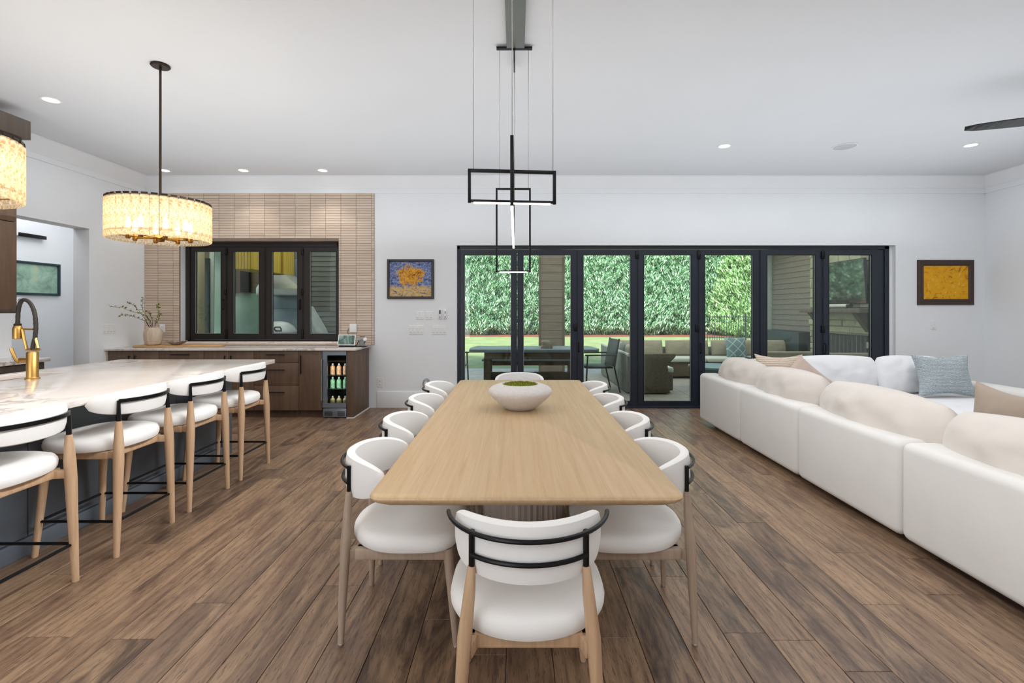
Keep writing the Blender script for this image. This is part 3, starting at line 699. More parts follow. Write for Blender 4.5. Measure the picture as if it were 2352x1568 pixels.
MB().tube([(-.05, -.02, .02), (-.02, -.03, .09), (.01, -.03, .15), (.06, -.03, .14), (.085, -.03, .1), (.05, -.03, .05)], .005, 6).build('cable', M['blk'], t, smooth=True)
o = MB().lathe([(0, 0), (.024, .002), (.026, .008), (.022, .014), (0, .016)], n=20).build('charging_puck', M['white'], t, smooth=True); o.location = (.07, -.035, .105); o.rotation_euler = (1.3, 0, .2)
o = MB().lathe([(0, 0), (.024, .002), (.026, .008), (.022, .014), (0, .016)], n=20).build('charging_puck', M['grey'], t, smooth=True); o.location = (-.005, -.03, .11); o.rotation_euler = (1.2, 0, -.4)
t = thing('power_adapter', 'boxy white power adapter plugged into outlet above tablet', 'adapter', (PX(814, YB), YB-.018, PZ(753, YB)))
MB().box(-.055, .045, -.035, 0, -.062, .062).build('housing', M['white'], t, bevel=.006)
MB().tube([(-.05, -.02, .0), (-.08, -.02, -.02), (-.085, -.02, -.07), (-.06, -.02, -.105)], .003, 6).build('cable', M['blk'], t, smooth=True)

# ---------------------------------------------------------------- wall plates
def plate_switch(label, x, y, z, w, h, gangs=1, kind='switch', rz=0, cat='switch', name='light_switch'):
    t = thing(name, label, cat, (x, y, z), rz)
    MB().plate(-w/2, w/2, -.007, 0, -h/2, h/2, .003, 'y').build('cover_plate', M['white'], t)
    if kind == 'switch':
        for g in range(gangs):
            a = -w/2+(g+.5)*w/gangs; q = min(.016, w/gangs*.32)
            MB().plate(a-q, a+q, -.011, -.006, -h*.28, h*.28, .002, 'y').build('rocker', M['white'], t)
            MB().box(a-q, a+q, -.0085, -.0065, -h*.31, -h*.285).build('indicator', M['grey'], t)
    else:
        for s_ in (-1, 1):
            MB().box(-.017, .017, -.0095, -.006, s_*h*.2-.014, s_*h*.2+.014).build('socket', M['white'], t, bevel=.002)
            MB().box(-.008, -.004, -.0105, -.009, s_*h*.2-.006, s_*h*.2+.006).box(.004, .008, -.0105, -.009, s_*h*.2-.006, s_*h*.2+.006).build('slots', M['grey'], t)
    return t
def on_back(px0, px1, py0, py1): return PX((px0+px1)/2, YB), YB, PZ((py0+py1)/2, YB), (px1-px0)*YB/1120, (py1-py0)*YB/1120
x, y, z, w_, h_ = on_back(955, 973, 715, 733); plate_switch('two-button white keypad under the tree-coloured painting, left of upper pair', x, y, z, w_, h_, 2)
x, y, z, w_, h_ = on_back(977, 995, 715, 733); plate_switch('upper white switch plate directly left of the two slim wall remotes', x, y, z, w_, h_, 2)
x, y, z, w_, h_ = on_back(940, 973, 748, 767); plate_switch('wide white switch plate, lower left of the group beside the doors', x, y, z, w_, h_, 4)
x, y, z, w_, h_ = on_back(992, 1025, 748, 767); plate_switch('wide white switch plate, lower right of the group beside the doors', x, y, z, w_, h_, 4)
x, y, z, w_, h_ = on_back(866.5, 880, 867, 889); plate_switch('white outlet above the baseboard right of the cabinets', x, y, z, w_, h_, 1, 'outlet', cat='outlet', name='wall_outlet')
x, y, z, w_, h_ = on_back(2137, 2149, 738, 757); plate_switch('single white switch below the amber painting', x, y, z, w_, h_, 1)
x, y, z, w_, h_ = on_back(369, 381, 744, 763); plate_switch('white outlet on the beige tile just right of the vase', x, YB-.016, z, w_, h_, 1, 'outlet', cat='outlet', name='wall_outlet')
plate_switch('four-gang white switch on left wall between hall opening and vase', XL, 6.47, PZ(755, 6.47), .21, .125, 4, rz=PI/2)
for i, (px, dark) in enumerate(((1011, 1), (1023, 0))):
    x, y, z, w_, h_ = on_back(px-3.5, px+3.5, 710, 732)
    t = thing('wall_remote', ('slim white wall remote with black window, left of the two' if dark else 'slim white wall remote nearest the folding doors'), 'remote', (x, y, z))
    MB().box(-w_/2, w_/2, -.022, 0, -h_/2, h_/2).build('body', M['white'], t, bevel=.006)
    if dark: MB().box(-.01, .01, -.0235, -.0215, 0, h_*.42).build('window', M['blk'], t)
    else: MB().box(-.008, .008, -.0235, -.0215, h_*.05, h_*.3).build('buttons', M['grey'], t)
    o = MB().lathe([(0, 0), (.008, 0), (.008, .002), (0, .002)], n=12).build('button', M['blk'], t); o.rotation_euler = (PI/2, 0, 0); o.location = (0, -.0215, -h_*.3)
x, y, z, w_, h_ = on_back(970.5, 989, 868, 893)
t = thing('air_freshener', 'oval grey-white plug-in unit low on wall beside the doors', 'plug-in', (x, y, z))
mb = MB(); pr = [(0, -.045), (.03, -.045), (.048, -.035), (.056, -.012), (.056, 0)]
def oval(prof, sx, sz, mat, nm, par):
    n = 24; vs = []
    for r, yy_ in prof:
        for k in range(n): vs.append((r*sx*math.cos(2*PI*k/n), yy_, r*sz*math.sin(2*PI*k/n)))
    MB().add(vs, [(i*n+j, i*n+(j+1) % n, (i+1)*n+(j+1) % n, (i+1)*n+j) for i in range(len(prof)-1) for j in range(n)]).build(nm, mat, par, smooth=True)
oval(pr, 1, 1.4, M['grey'], 'body', t); oval([(0, -.05), (.022, -.05), (.026, -.044)], 1, 1.5, M['white'], 'lens', t)

# ---------------------------------------------------------------- pictures
def picture(name, label, x, y, z, w, h, fw, fm, canvases, rz=0, tilt=0, inner=None):
    t = thing(name, label, 'picture', (x, y, z), rz); t.rotation_euler = (tilt, 0, rz)
    mb = MB(); d = .035
    for k, (a, b) in enumerate(((-w/2, -w/2+fw), (w/2-fw, w/2))): mb.plate(a, b, -d, 0, -h/2, h/2, fw*.2, 'y')
    for a, b in ((-h/2, -h/2+fw), (h/2-fw, h/2)): mb.plate(-w/2+fw*.2, w/2-fw*.2, -d*.98, -.001, a, b, fw*.2, 'y')
    mb.build('frame', fm, t)
    for nm, mat, (x0, x1, z0, z1), yy_ in canvases: MB().box(x0, x1, yy_, -.002, z0, z1).build(nm, mat, t)
    return t
def art_mat():
    g = NG('abstract ochre on blue canvas').set(.6, 0, .3)
    v = g.coord(); sp = g.n('SeparateXYZ'); g.l(v, sp.inputs[0])
    def tex(sc, stops, dist, off):
        mp = g.n('Mapping'); mp.inputs['Scale'].default_value = sc; mp.inputs['Location'].default_value = (off, off, off); g.l(v, mp.inputs[0])
        return g.ramp(g.noise(mp.outputs[0], 1, 5, .7, dist), stops)
    och = tex((22, 1, 22), [(.34, '#5b3a1c'), (.42, '#a8671f'), (.5, '#d8962a'), (.58, '#e6b64a'), (.68, '#8d4f1d')], 1.5, 0)
    blu = tex((18, 1, 30), [(.36, '#31406f'), (.5, '#6a7db0'), (.6, '#a9b0bd'), (.7, '#3c3a44')], 1.2, 3)
    gnd = tex((12, 1, 34), [(.36, '#3b3a40'), (.45, '#b49d83'), (.54, '#d9be86'), (.64, '#c88f3c'), (.72, '#66564c')], 1.4, 7)
    mp = g.n('Mapping'); mp.inputs['Scale'].default_value = (14, 1, 14); g.l(v, mp.inputs[0]); nz = g.noise(mp.outputs[0], 1, 4, .7, .5)
    def math_(op, a, b):
        m = g.n('Math', operation=op)
        for i, q in enumerate((a, b)):
            if isinstance(q, (int, float)): m.inputs[i].default_value = q
            else: g.l(q, m.inputs[i])
        return m.outputs[0]
    zz = math_('SUBTRACT', sp.outputs[2], .045); xx = math_('MULTIPLY', sp.outputs[0], .72)
    d = math_('SQRT', math_('ADD', math_('MULTIPLY', xx, xx), math_('MULTIPLY', zz, zz)), 0)
    d = math_('ADD', d, math_('MULTIPLY', nz, .30))
    m1 = g.mix(g.ramp(d, [(.27, (0, 0, 0, 1)), (.30, (1, 1, 1, 1))]), och, blu)
    lo = math_('ADD', sp.outputs[2], math_('MULTIPLY', nz, .12))
    m2 = g.mix(g.ramp(math_('ADD', lo, .5), [(.44, (1, 1, 1, 1)), (.47, (0, 0, 0, 1))]), m1, gnd)
    g.l(m2, g.b.inputs['Base Color']); return g.m
x, y, z, w_, h_ = on_back(890, 997, 595.5, 686)
iw, ih = w_/2-.034, h_/2-.034
def blob(sx, sz, cz_, y0, mat, nm, par, seed):
    n = 30; r = random.Random(seed); vs = [(0, y0-.003, cz_)]
    for k in range(n):
        a = 2*PI*k/n; q = 1+r.uniform(-.09, .12); vs.append((max(-iw, min(iw, sx*q*math.cos(a))), y0, max(-ih, min(ih, cz_+sz*q*math.sin(a)))))
    return MB().add(vs, [(0, 1+k, 1+(k+1) % n) for k in range(n)]).build(nm, mat, par)
t = picture('wall_painting', 'framed abstract painting in ochre and blue above the switch plates', x, y, z, w_, h_, .034, M['fr1'],
            [('canvas', art_mat(), (-iw, iw, -ih, ih), -.012)])
x, y, z, w_, h_ = on_back(2106, 2235, 597, 700)
picture('wall_painting', 'framed abstract amber painting on the back wall right of the folding doors', x, y, z, w_, h_, .085, M['fr2'], [('canvas', M['art2'], (-w_/2+.08, w_/2-.08, -h_/2+.08, h_/2-.08), -.015)])
yc = (7.37+5.9)/2
picture('wall_painting', 'teal-framed pale green picture seen through the hall opening', XH, 6.55, 1.87, 1.62, PZ(600, 7.2)-PZ(671, 7.2)+.02, .035, M['frt'], [('canvas', M['art3'], (-.78, .78, -.24, .24), -.012)], rz=PI/2)
t = thing('wall_bracket', 'white box with black rail high on the hall wall', 'bracket', (XH, 7.03, PZ(552, 7.3)), PI/2)
MB().box(-.5, -.32, -.06, 0, -.02, .18).build('box', M['white'], t, bevel=.01)
MB().box(-.32, .07, -.07, -.02, -.02, .03).build('rail', M['blk'], t, bevel=.004)
t = thing('thermostat', 'round white thermostat on hall wall under the green picture', 'thermostat', (XH, PI*2.15, PZ(690, 6.75)), PI/2)
oval([(0, -.03), (.045, -.03), (.05, -.022), (.055, 0)], 1, 1, M['white'], 'body', t); oval([(0, -.0315), (.03, -.0315), (.032, -.029)], 1, 1, M['grey'], 'dial', t)

# ================================================================ KITCHEN LEFT
t = thing('wall_cabinet', 'tall walnut wall cabinet with stepped crown at left edge', 'cabinet', (-4.75, 4.64, 0))
MB().box(-.63, 0, -2.6, 0, PZ(712, 4.64), 2.75).build('body', M['cab'], t, bevel=.002)
MB().box(-.63, .03, -2.6, .02, PZ(395, 4.64), PZ(316, 4.64)+.01).build('crown_frieze', M['cabdark'], t, bevel=.002)
MB().box(-.63, .075, -2.6, .06, PZ(317, 4.64), PZ(274, 4.64)).build('crown', M['cabdark'], t, bevel=.002)
for k in range(4):
    MB().box(0, .02, -.03-(k+1)*.6+.002, -.03-k*.6, PZ(711, 4.64), PZ(513, 4.64)).build('door', M['cab'], t, bevel=.002)
    MB().box(0, .02, -.03-(k+1)*.6+.002, -.03-k*.6, PZ(511, 4.64), 2.72).build('door', M['cab'], t, bevel=.002)
MB().box(-.6, .01, -2.6, -.0, PZ(719, 4.64), PZ(712, 4.64)-.001).build('light_rail', M['cabdark'], t, bevel=.001)
t = thing('base_cabinet', 'walnut base cabinet on left wall behind the brass tap', 'cabinet', (-5.03, 5.19, 0))
MB().box(-.345, 0, -3.2, 0, .1, .872).build('body', M['cab'], t, bevel=.002)
MB().box(-.345, -.05, -3.2, -.02, 0, .1).build('plinth', M['cabdark'], t)
for k in range(4):
    d = MB().box(0, .02, -.01-(k+1)*.7+.003, -.01-k*.7, .7, .868).build('drawer', M['cabdark'], t, bevel=.002)
    MB().tube([(.045, -.2-k*.7, .80), (.045, -.5-k*.7, .80)], .006, 6).tube([(.02, -.22-k*.7, .80), (.045, -.22-k*.7, .80)], .004, 6).tube([(.02, -.48-k*.7, .80), (.045, -.48-k*.7, .80)], .004, 6).build('handle', M['blk'], d)
    MB().box(0, .02, -.01-(k+1)*.7+.003, -.01-k*.7, .105, .696).build('door', M['cabdark'], t, bevel=.002)
tag(MB().box(XL+.002, -4.98, 1.9, 5.22, .874, .914).build('countertop', M['marble'], bevel=.003), 'white countertop end on the left wall under the tall cabinet', 'countertop')
# island
IX0, IX1, IY0, IY1, IZ = -4.02, -2.45, 1.2, 4.96, .92
SX0, SX1, SY0, SY1 = -3.93, -3.60, 3.05, 3.92
t = thing('kitchen_island', 'large kitchen island with white veined top and slate-blue panelled base', 'island', (0, 0, 0))
mb = MB()
xs = [IX0, SX0, SX1, IX1]; ys = [IY0, SY0, SY1, IY1]
vs = []; fs = []
for zi, z in enumerate((IZ-.04, IZ)):
    for y in ys:
        for x in xs: vs.append((x, y, z))
def vi(i, j, k): return k*16+j*4+i
for i in range(3):
    for j in range(3):
        if (i, j) == (1, 1): continue
        for k in (0, 1): fs.append((vi(i, j, k), vi(i+1, j, k), vi(i+1, j+1, k), vi(i, j+1, k)))
for i in range(3):
    for j in (0, 3): fs.append((vi(i, j, 0), vi(i+1, j, 0), vi(i+1, j, 1), vi(i, j, 1)))
    for j in (0, 3): fs.append((vi(j, i, 0), vi(j, i+1, 0), vi(j, i+1, 1), vi(j, i, 1)))
for a, b in (((1, 1), (2, 1)), ((2, 1), (2, 2)), ((2, 2), (1, 2)), ((1, 2), (1, 1))): fs.append((vi(*a, 0), vi(*b, 0), vi(*b, 1), vi(*a, 1)))
mb.add(vs, fs); mb.build('countertop', M['marble'], t, bevel=.004)
BX = -2.84; BY1 = 4.86
mb = MB(); mb.box(-3.55, BX-.02, IY0+.1, BY1-.1, .0, IZ-.041); mb.box(-3.98, -3.55, IY0+.1, SY0-.06, 0, IZ-.041); mb.box(-3.98, -3.55, SY1+.06, BY1-.1, 0, IZ-.041); mb.box(-3.98, -3.96, SY0-.06, SY1+.06, 0, IZ-.041); mb.box(-3.96, -3.55, SY0-.06, SY1+.06, 0, .6)
mb.build('body', M['isl'], t)
yk = BY1-.16; 
while yk > IY0+.15:
    y0 = max(yk-.62, IY0+.1)
    MB().plate(BX-.02, BX, y0+.003, yk-.003, .10, IZ-.042, .003, 'x') if False else None
    MB().box(BX-.02, BX-.002, y0+.0025, yk-.0025, .105, IZ-.042).build('panel', M['isl'], t, bevel=.003)
    yk -= .62
MB().box(BX-.10, BX+.012, BY1-.155, BY1, 0, IZ-.042).build('corner_post', M['isl'], t, bevel=.003)
MB().box(BX-.02, BX+.014, IY0+.1, BY1-.157, 0, .10).build('plinth', M['isl'], t, bevel=.004)
s_ = thing('sink', 'undermount sink basin behind the brass tap in the island top', 'sink', ((SX0+SX1)/2, (SY0+SY1)/2, 0))
mb = MB(); a, b = (SX1-SX0)/2+.015, (SY1-SY0)/2+.015; th_ = .012
mb.box(-a, a, -b, b, .66, .672); mb.box(-a, -a+th_, -b, b, .672, .878); mb.box(a-th_, a, -b, b, .672, .878); mb.box(-a+th_, a-th_, -b, -b+th_, .672, .878); mb.box(-a+th_, a-th_, b-th_, b, .672, .878)
mb.build('basin', plain('sink composite', '#cfc4b8', .4), s_)
MB().lathe([(0, .6725), (.04, .6725), (.045, .675), (.03, .6745)], n=18).build('drain', M['brassd'], s_)
# tap
fx, fy = -3.51, 3.54
t = thing('kitchen_tap', 'brushed brass kitchen tap with black spring hose on the island', 'tap', (fx, fy, IZ))
def fp(px, py): return ((px-75)*fy/1120, 0, (871-py)*fy/1120)
MB().lathe([(.043, 0), (.043, .008), (.036, .012), (.034, .02), (.034, .19), (.028, .2), (0, .2)], n=24).build('body', M['brass'], t, smooth=True)
MB().tube([fp(75, 828), fp(52, 828), fp(46, 826)], [.018, .018, .014], 14).build('valve', M['brass'], t, smooth=True)
MB().tube([fp(44, 832), fp(36, 825), fp(26, 801)], [.013, .010, .011], 8).build('lever', M['brass'], t, smooth=True)
path = [fp(*q) for q in ((77, 803), (76, 796), (81, 775), (83, 750), (80, 720), (72, 700), (61, 690), (50, 692), (43, 712), (41, 746))]
Q = []
def cr(P, t_):  # catmull rom
    n_ = len(P)-1; i = min(int(t_*n_), n_-1); u = t_*n_-i
    p0, p1, p2, p3 = (Vector(P[max(0, min(n_, j))]) for j in (i-1, i, i+1, i+2))
    return .5*((2*p1)+(-p0+p2)*u+(2*p0-5*p1+4*p2-p3)*u*u+(-p0+3*p1-3*p2+p3)*u**3)
Q = [cr(path, i/48) for i in range(49)]
MB().tube(Q, [.0125+(.0012 if i % 2 else 0) for i in range(49)], 10).build('hose', plain('black hose', '#2b2620', .5), t, smooth=True)
o = MB().lathe([(.024, 0), (.028, .004), (.028, .075), (.024, .09), (.018, .1), (0, .1)], n=20).build('spray_head', M['brass'], t, smooth=True); o.location = fp(41, 779)
MB().tube([fp(42, 756), fp(76, 757)], .006, 8).tube([fp(52, 757), fp(55, 775), fp(62, 803)], .009, 8).tube([fp(81, 772), fp(88, 800)], .009, 8).tube([fp(60, 803), fp(91, 803)], .009, 8).build('support_arm', M['brass'], t, smooth=True)
o = MB().lathe([(.02, 0), (.022, .01), (.02, .02)], n=16).build('collar', M['bronze'], t, smooth=True); o.location = fp(41, 750)

# ================================================================ SEATING
def seat_mesh(wx_, yb, yf, z0, z1, nb=2.4, nf=3.6, dish=0):
    prof = [(.0, 0), (.5, 0), (.9, .0), (.965, .1), (.995, .3), (1, .5), (.99, .68), (.955, .85), (.88, .95), (.7, 1.0), (.4, 1.02), (0, 1.02)]
    n = 44; vs = []; cy_ = (yb+yf)/2; hy = (yf-yb)/2
    for s_, zt in prof:
        for k in range(n):
            a = 2*PI*k/n; c, s = math.cos(a), math.sin(a); e = nf if s > 0 else nb
            r = (abs(c)**e+abs(s)**e)**(-1/e)
            vs.append((wx_*r*c*s_, cy_+hy*r*s*s_, z0+(z1-z0)*zt))
    m = len(prof)
    return MB().add(vs, [(i*n+j, i*n+(j+1) % n, (i+1)*n+(j+1) % n, (i+1)*n+j) for i in range(m-1) for j in range(n)])
def pad_mesh(cy_, R, a, z0, z1, th=.055, lean=.0, ee=3.0):
    """curved backrest pad around (0,cy_), centred on -y"""
    nu, nv = 30, 14; vs = []
    for i in range(nu+1):
        u = -1+2*i/nu; u = math.copysign(abs(u)**.85, u); an = -PI/2+u*a; e = (1-min(1, abs(u))**ee)**(1/2.2) if abs(u) < 1 else 0
        e = max(e, .02)
        for k in range(nv):
            b = 2*PI*k/nv; cb, sb = math.cos(b), math.sin(b)
            q = (abs(cb)**4+abs(sb)**4)**(-1/4)
            q2 = q
            zz = (z0+z1)/2+(z1-z0)/2*sb*q2*e
            rr = R+th/2*cb*q*(e**.6)+lean*(zz-z0)
            vs.append((rr*math.cos(an), cy_+rr*math.sin(an), zz))
    fs = [(i*nv+j, i*nv+(j+1) % nv, (i+1)*nv+(j+1) % nv, (i+1)*nv+j) for i in range(nu) for j in range(nv)]
    fs += [tuple(range(nv))[::-1], tuple(nu*nv+j for j in range(nv))]
    return MB().add(vs, fs)
def make_dining(label, wd='greyoak', head=False):
    t = thing('dining_chair', label, 'chair', group='white dining chairs around the oak table')
    W_ = M[wd]
    seat_mesh(.270, -.255, .245, .40, .478, 2.05, 4.4).build('seat', M['leather'], t, smooth=True)
    pad_mesh(-.04, .233, math.radians(86), .598, .784, .05, 0, 3.4).build('backrest', M['leather'], t, smooth=True)
    MB().box(-.205, .205, .15, .205, .355, .402).box(-.19, .19, -.2, -.15, .355, .402).box(-.215, -.165, -.2, .2, .355, .402).box(.165, .215, -.2, .2, .355, .402).build('seat_frame', W_, t, bevel=.005)
    for s in (-1, 1):
        l = MB().tube([(s*.222, -.255, .006), (s*.212, -.25, .2), (s*.197, -.243, .42), (s*.182, -.238, .56), (s*.176, -.236, .635)], [.012, .018, .0225, .018, .0125], 12).build('leg', W_, t, smooth=True)
        MB().lathe([(.011, 0), (.0125, .002), (.0125, .008), (.011, .01)], (s*.222, -.255, 0), 10).build('foot_glide', M['silver'], l)
        l = MB().tube([(s*.232, .235, .006), (s*.215, .215, .2), (s*.197, .195, .40)], [.012, .017, .022], 12).build('leg', W_, t, smooth=True)
        MB().lathe([(.011, 0), (.0125, .002), (.0125, .008), (.011, .01)], (s*.232, .235, 0), 10).build('foot_glide', M['silver'], l)
        MB().tube([(s*.176, -.236, .63), (s*.176, -.236, .745)], .0095, 8).build('back_post', M['blk'], t, smooth=True)
        MB().tube([(s*.19, -.235, .37), (s*.165, -.17, .38)], [.018, .018], 6, flat=(.03, .045)).build('corner_block', W_, t, bevel=.003)
    a = math.radians(80) if head else math.radians(44)
    MB().tube(arc(0, -.04, .272, -PI/2-a, -PI/2+a, .742, 26), .0075, 8).build('top_rail', M['blk'], t, smooth=True)
    b = math.atan2(.176, .196)
    MB().tube(arc(0, -.04, .268, -PI/2-b, -PI/2+b, .672, 14), .0075, 8).build('lower_rail', M['blk'], t, smooth=True)
    return t
G = 'white dining chairs around the oak table'
dc = make_dining('white padded dining chair at the near head of the table, back to camera', 'oakleg', True); dc.location = (.04, 1.735, 0)
dc2 = make_dining('white padded dining chair, nearest on the left side of the table')
dc2.location = (-.488, 2.29, 0); dc2.rotation_euler = (0, 0, -PI/2)
LY = [2.29, 2.94, 3.62, 4.27]
nm = ['nearest', 'second from the camera', 'third from the camera', 'farthest']
for k in (1, 2, 3): dup(dc2, (-.50, LY[k], 0), -PI/2, f'white padded dining chair, {nm[k]} on the left side of the table', G)
for k in range(4): dup(dc2, (.505, LY[k]-.0, 0), PI/2, f'white padded dining chair, {nm[k]} on the right side of the table', G)
dup(dc2, (.035, 4.73, 0), PI, 'white padded dining chair at the far head of the table by the doors', G)

def make_stool(label):
    t = thing('counter_stool', label, 'stool', group='counter stools along the island'); W_ = M['oakleg']
    seat_mesh(.275, -.235, .255, .598, .682, 2.5, 2.8).build('seat', M['leather'], t, smooth=True)
    pad_mesh(.02, .292, math.radians(66), .80, .952, .05, .05, 2.6).build('backrest', M['leather'], t, smooth=True)
    MB().box(-.2, .2, .14, .19, .555, .60).box(-.2, .2, -.19, -.14, .555, .60).box(-.215, -.165, -.18, .18, .555, .60).box(.165, .215, -.18, .18, .555, .60).build('seat_frame', W_, t, bevel=.006)
    for s in (-1, 1):
        MB().tube([(s*.228, -.245, 0), (s*.218, -.243, .25), (s*.206, -.24, .55), (s*.203, -.238, .64), (s*.2, -.236, .74), (s*.2, -.236, .775)], [.0155, .021, .0275, .026, .019, .015], 12).build('leg', W_, t, smooth=True)
        MB().tube([(s*.228, .225, 0), (s*.21, .205, .3), (s*.195, .185, .58)], [.0155, .021, .026], 12).build('leg', W_, t, smooth=True)
        MB().tube([(s*.2, -.236, .77), (s*.2, -.236, .895)], [.0125, .0085], 8).build('back_post', M['blk'], t, smooth=True)
        MB().tube([(s*.2, -.236, .572), (s*.165, -.15, .578)], .02, flat=(.03, .042)).build('corner_block', W_, t, bevel=.003)
    pts = [(-.2+.4*i/16, -.236-.072*(1-(2*i/16-1)**2)**.8 if 0 < i < 16 else -.236, .892) for i in range(17)]
    MB().tube(pts, .008, flat=(.012, .02)).build('back_rail', M['blk'], t)
    z = .2
    MB().tube([(-.222, -.24, z), (.222, -.24, z)], .0085, 8).build('footrest', M['blk'], t, smooth=True)
    MB().tube([(-.218, .212, z), (.218, .212, z)], .0085, 8).build('footrest', M['blk'], t, smooth=True)
    for s in (-1, 1): MB().tube([(s*.22, -.25, z), (s*.218, .22, z)], .0085, 8).build('footrest', M['blk'], t, smooth=True)
    return t
st = make_stool('white and oak counter stool cut by the left frame edge, nearest the camera'); st.location = (-2.555, 2.33, 0); st.rotation_euler = (0, 0, PI/2)
for y_, lb in ((3.035, 'white and oak counter stool, second from the camera along the island'), (3.66, 'white and oak counter stool, third from the camera along the island'), (4.30, 'white and oak counter stool at the far end of the island by the drawers')):
    dup(st, (-2.545, y_, 0), PI/2, lb)

# dining table
t = thing('dining_table', 'long rectangular light oak dining table with rounded corners', 'table', (.038, 3.17, 0))
hw, hl, rc = .568, 1.45, .055
def rrect(hw, hl, r, n=6):
    p = []
    for (sx, sy, a0) in ((1, 1, 0), (-1, 1, PI/2), (-1, -1, PI), (1, -1, 1.5*PI)):
        for k in range(n+1): a = a0+PI/2*k/n; p.append((sx*(hw-r)+r*math.cos(a), sy*(hl-r)+r*math.sin(a)))
    return p
rings = [(.05, .712), (.012, .733), (.002, .742), (0, .749), (.003, .756), (.008, .76)]
vs = []; n = 28
for ins, z in rings:
    for p in rrect(hw-ins, hl-ins, max(.02, rc-ins*.5)): vs.append((p[0], p[1], z))
fs = [(i*n+j, i*n+(j+1) % n, (i+1)*n+(j+1) % n, (i+1)*n+j) for i in range(len(rings)-1) for j in range(n)]+[tuple(range(n))[::-1], tuple((len(rings)-1)*n+j for j in range(n))]
MB().add(vs, fs).build('tabletop', M['oak'], t, smooth=True)
for yy_ in (-.72, .72):
    nrib = 44; vs = []
    for z in (0.0, .712):
        for k in range(nrib*4):
            a = 2*PI*k/(nrib*4); rr = 1+.022*math.cos(nrib*a)
            vs.append((.20*rr*math.cos(a), yy_+.17*rr*math.sin(a), z))
    q = nrib*4
    MB().add(vs, [(j, (j+1) % q, q+(j+1) % q, q+j) for j in range(q)]+[tuple(range(q))[::-1], tuple(q+j for j in range(q))]).build('pedestal', M['pedestal'], t)
# bowl with moss
b = thing('stone_bowl', 'rounded white plaster bowl filled with moss on the oak table', 'bowl', (PX(1195, 3.27), 3.27, .7605))
MB().lathe([(.085, 0), (.1, .004), (.148, .042), (.188, .08), (.207, .102), (.213, .118), (.209, .132), (.193, .146), (.165, .158), (.14, .166), (.128, .169), (.122, .167), (.118, .158), (.12, .13), (.1, .11), (0, .10)], n=48).build('body', M['bowl'], b, smooth=True)
mo = thing('moss', 'green moss mound inside the white plaster bowl', 'moss', (PX(1195, 3.27), 3.27, .7605))
n = 40; vs = []; rr_ = [(0, 0), (.3, 0), (.55, 0), (.75, 0), (.9, 0), (1, 0)]
mb = MB(); vs = []
for r, _ in rr_:
    for k in range(n):
        a = 2*PI*k/n; x, y = r*.117*math.cos(a), r*.117*math.sin(a); vs.append((x, y, .158+.014*(1-r*r)+.007*noise.noise(Vector((x*60, y*60, 0)))))
mb.add(vs, [(i*n+j, i*n+(j+1) % n, (i+1)*n+(j+1) % n, (i+1)*n+j) for i in range(5) for j in range(n)]); mb.build('mound', M['moss'], mo, smooth=True)
mb = MB()
for k in range(900):
    a = rnd.uniform(0, 2*PI); r = .112*math.sqrt(rnd.random()); x, y = r*math.cos(a), r*math.sin(a); z = .166+.01*(1-(r/.117)**2)
    d = Vector((rnd.uniform(-.7, .7), rnd.uniform(-.7, .7), 1)).normalized()*rnd.uniform(.005, .013); s_ = Vector((rnd.uniform(-1, 1), rnd.uniform(-1, 1), 0)).normalized()*.0022; p = Vector((x, y, z-.004))
    mb.add([p-s_, p+s_, p+d], [(0, 1, 2)])
tag(mb.build('moss_fronds', M['moss'], mo), kind='stuff')

# ================================================================ SOFA
def rbox(x0, x1, y0, y1, z0, z1, nm, mat, par, bev=.045, puff=0):
    o = MB().box(x0, x1, y0, y1, z0, z1).build(nm, mat, par, bevel=bev, seg=5); return o
SF = thing('sectional_sofa', 'large cream fabric sectional sofa with low boxy back', 'sofa', (0, 0, 0))
SXB, SYB = 2.3, 6.13
segs = [(5.03, 6.13), (4.0, 5.03), (2.93, 4.0), (1.84, 2.93), (.75, 1.84)]
for i, (a, b_) in enumerate(segs):
    rbox(SXB, SXB+.24, a+.002, b_-.002, .055, .635, 'back_panel', M['sofa'], SF, .05)
    if i > 0:
        rbox(SXB+.245, SXB+1.12, a+.002, b_-.002, .06, .28, 'seat_base', M['sofa'], SF, .03)
        rbox(SXB+.245, SXB+1.13, a+.003, b_-.003, .285, .455, 'seat_cushion', M['sofaw'], SF, .06)
xs_ = [(2.545, 3.42), (3.42, 4.3), (4.3, 5.12)]
for i, (a, b_) in enumerate(xs_):
    rbox(a+.002, b_-.002, SYB-.24, SYB, .055, .635, 'back_panel', M['sofa'], SF, .05)
    rbox(a+.002, b_-.002, SYB-1.1, SYB-.245, .06, .28, 'seat_base', M['sofa'], SF, .03)
    rbox(a+.003, b_-.003, SYB-1.1, SYB-.245, .285, .455, 'seat_cushion', M['sofaw'], SF, .06)
rbox(5.125, 5.36, 4.2, SYB, .055, .60, 'arm', M['sofa'], SF, .05)
rbox(4.2, 5.12, 4.2, SYB-1.105, .06, .28, 'seat_base', M['sofa'], SF, .03)
rbox(4.2, 5.12, 4.2, SYB-1.105, .285, .455, 'seat_cushion', M['sofaw'], SF, .06)
for x, y in ((2.45, 5.95), (2.5, 4.95), (2.5, 3.9), (2.5, 2.83), (2.45, 1.94), (3.3, 1.84), (3.3, 4.0), (4.3, 6.05), (5.25, 6.05), (5.25, 4.3), (3.3, .85), (2.36, .85)):
    MB().lathe([(.022, 0), (.028, .06)], (x, y, 0), 12).build('foot', M['blk'], SF)
